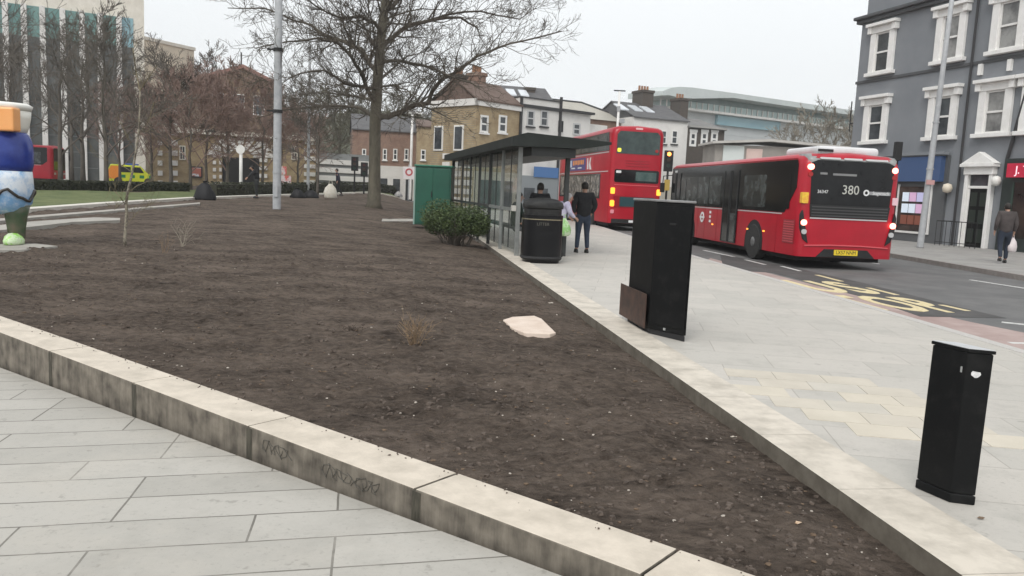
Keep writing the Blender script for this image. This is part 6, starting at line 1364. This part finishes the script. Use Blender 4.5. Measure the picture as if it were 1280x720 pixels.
# waiting passenger, seated in the shelter
def in_shelter(u, v): c, s = math.cos(srz), math.sin(srz); return (S0.x+u*c-v*s, S0.y+u*s+v*c)
x, y = in_shelter(.47, 2.3)
person('person in dark green coat sitting on the bench inside the bus shelter', (x, y, 0), srz+PI/2, M('green_coat', (.014, .028, .02), rough=.9), darkc, shoe, pose=dict(pel=(0, 0, .62), spine=(0, .02, .80), chest=(0, .0, 1.0), neck=(0, -.03, 1.16), head=(0, -.07, 1.28), crown=(0, -.07, 1.38), shL=(-.19, 0, 1.10), shR=(.19, 0, 1.10), elL=(-.23, -.08, .86), wrL=(-.12, -.30, .80), elR=(.23, -.08, .86), wrR=(.12, -.30, .80), hipL=(-.1, 0, .60), hipR=(.1, 0, .60), knL=(-.11, -.42, .58), knR=(.11, -.42, .58), anL=(-.11, -.46, .09), anR=(.11, -.42, .09)))
x, y = in_shelter(.75, 1.05)
person('person in black coat standing just inside the near end of the shelter', (x, y, 0), srz+PI-.4, blk, darkc, shoe, hgt=1.68)
# far people by the hedge
p = GT(319, 249); person('person in dark clothes bending forward beside the hedge, left of grey column', (p.x, p.y+.2, terrain(p.x, p.y)+.05), -1.2, darkc, M('black_trousers', (.012, .014, .014)), shoe, pose=dict(chest=(0, -.10, 1.28), neck=(0, -.18, 1.40), head=(0, -.25, 1.49), crown=(0, -.27, 1.58), shL=(-.18, -.1, 1.36), shR=(.18, -.1, 1.36), elL=(-.2, -.3, 1.15), wrL=(-.15, -.45, 1.0), elR=(.2, -.3, 1.15), wrR=(.15, -.45, 1.0)))
p = GT(423, 246); person('person in navy jacket with bent back walking left beside the hedge', (p.x, p.y, terrain(p.x, p.y)+.05), -1.4, M('navy_cloth', (.014, .014, .03), (.025, .025, .045), scale=8, rough=.9), darkc, shoe, pose=dict(spine=(0, -.05, 1.1), chest=(0, -.18, 1.24), neck=(0, -.1, 1.42), head=(0, -.14, 1.56), crown=(0, -.15, 1.66), shL=(-.18, -.1, 1.36), shR=(.18, -.1, 1.36), knL=(-.11, -.15, .5), anL=(-.12, -.12, .09), anR=(.12, .22, .12)))
p = GT(414, 250); bag('bulging cream sack on the kerb by the person in navy', (p.x, p.y-.2, terrain(p.x, p.y)+.08), M('cream_sack', (.62, .58, .48), (.7, .67, .6), scale=6, rough=.8), 2.1, .2)
def sack(label, px, py, w_, h, mat):
    p = GT(px, py); t = thing('rubbish_bag', label, 'rubbish bag', (p.x, p.y, terrain(p.x, p.y)+.03)); R = random.Random(px)
    MB().loft([[(q*w_/2*math.cos(a)*R.uniform(.8, 1.15), q*w_*.35*math.sin(a), z*h) for a in [2*PI*j/14 for j in range(14)]] for q, z in ((1, 0), (1.02, .12), (.84, .4), (.66, .7), (.36, .92), (.10, 1.0))]).build('sack', mat, t, smooth=True); MB().lathe([(.05, h*.98), (.12, h*1.08)], 8).build('knot', mat, t)
binl = M('black_bag', (.010, .010, .012), rough=.6, spec=.3)
sack('large black rubbish sack at the end of the lawn', 256, 251, 1.0, .80, binl)
sack('black rubbish sack with white tie on kerb right of grey column', 372, 248, .85, .5, binl)
sack('low black sack next to the one with white tie', 388, 248, .95, .45, binl)
sack('small pale bundle just right of the big tree trunk', 498, 246, .8, .5, M('pale_bundle', (.5, .48, .45), (.2, .2, .22), scale=4, rough=.8))
# ================================================================== tidy up
def split_islands(o):
    me = o.data; n = len(me.vertices); par = list(range(n))
    def find(a):
        while par[a] != a: par[a] = par[par[a]]; a = par[a]
        return a
    for e in me.edges: par[find(e.vertices[0])] = find(e.vertices[1])
    gr = {}
    for p in me.polygons: gr.setdefault(find(p.vertices[0]), []).append(p)
    if len(gr) < 2: return
    for k, ps in enumerate(gr.values()):
        ids = sorted({v for p in ps for v in p.vertices}); mp = {v: i for i, v in enumerate(ids)}
        nm = bpy.data.meshes.new(o.name.split('.')[0]); nm.from_pydata([me.vertices[v].co[:] for v in ids], [], [[mp[v] for v in p.vertices] for p in ps])
        for m in me.materials: nm.materials.append(m)
        c = bpy.data.objects.new(o.name.split('.')[0], nm); C.objects.link(c); c.parent = o.parent
    bpy.data.objects.remove(o)
for o in [o for o in C.objects if o.name.split('.')[0] in ('banded_pier', 'ground_floor_glazing', 'wall_lamp', 'shop_glazing', 'door_panels', 'mullion', 'transom', 'stone_band')]: split_islands(o)
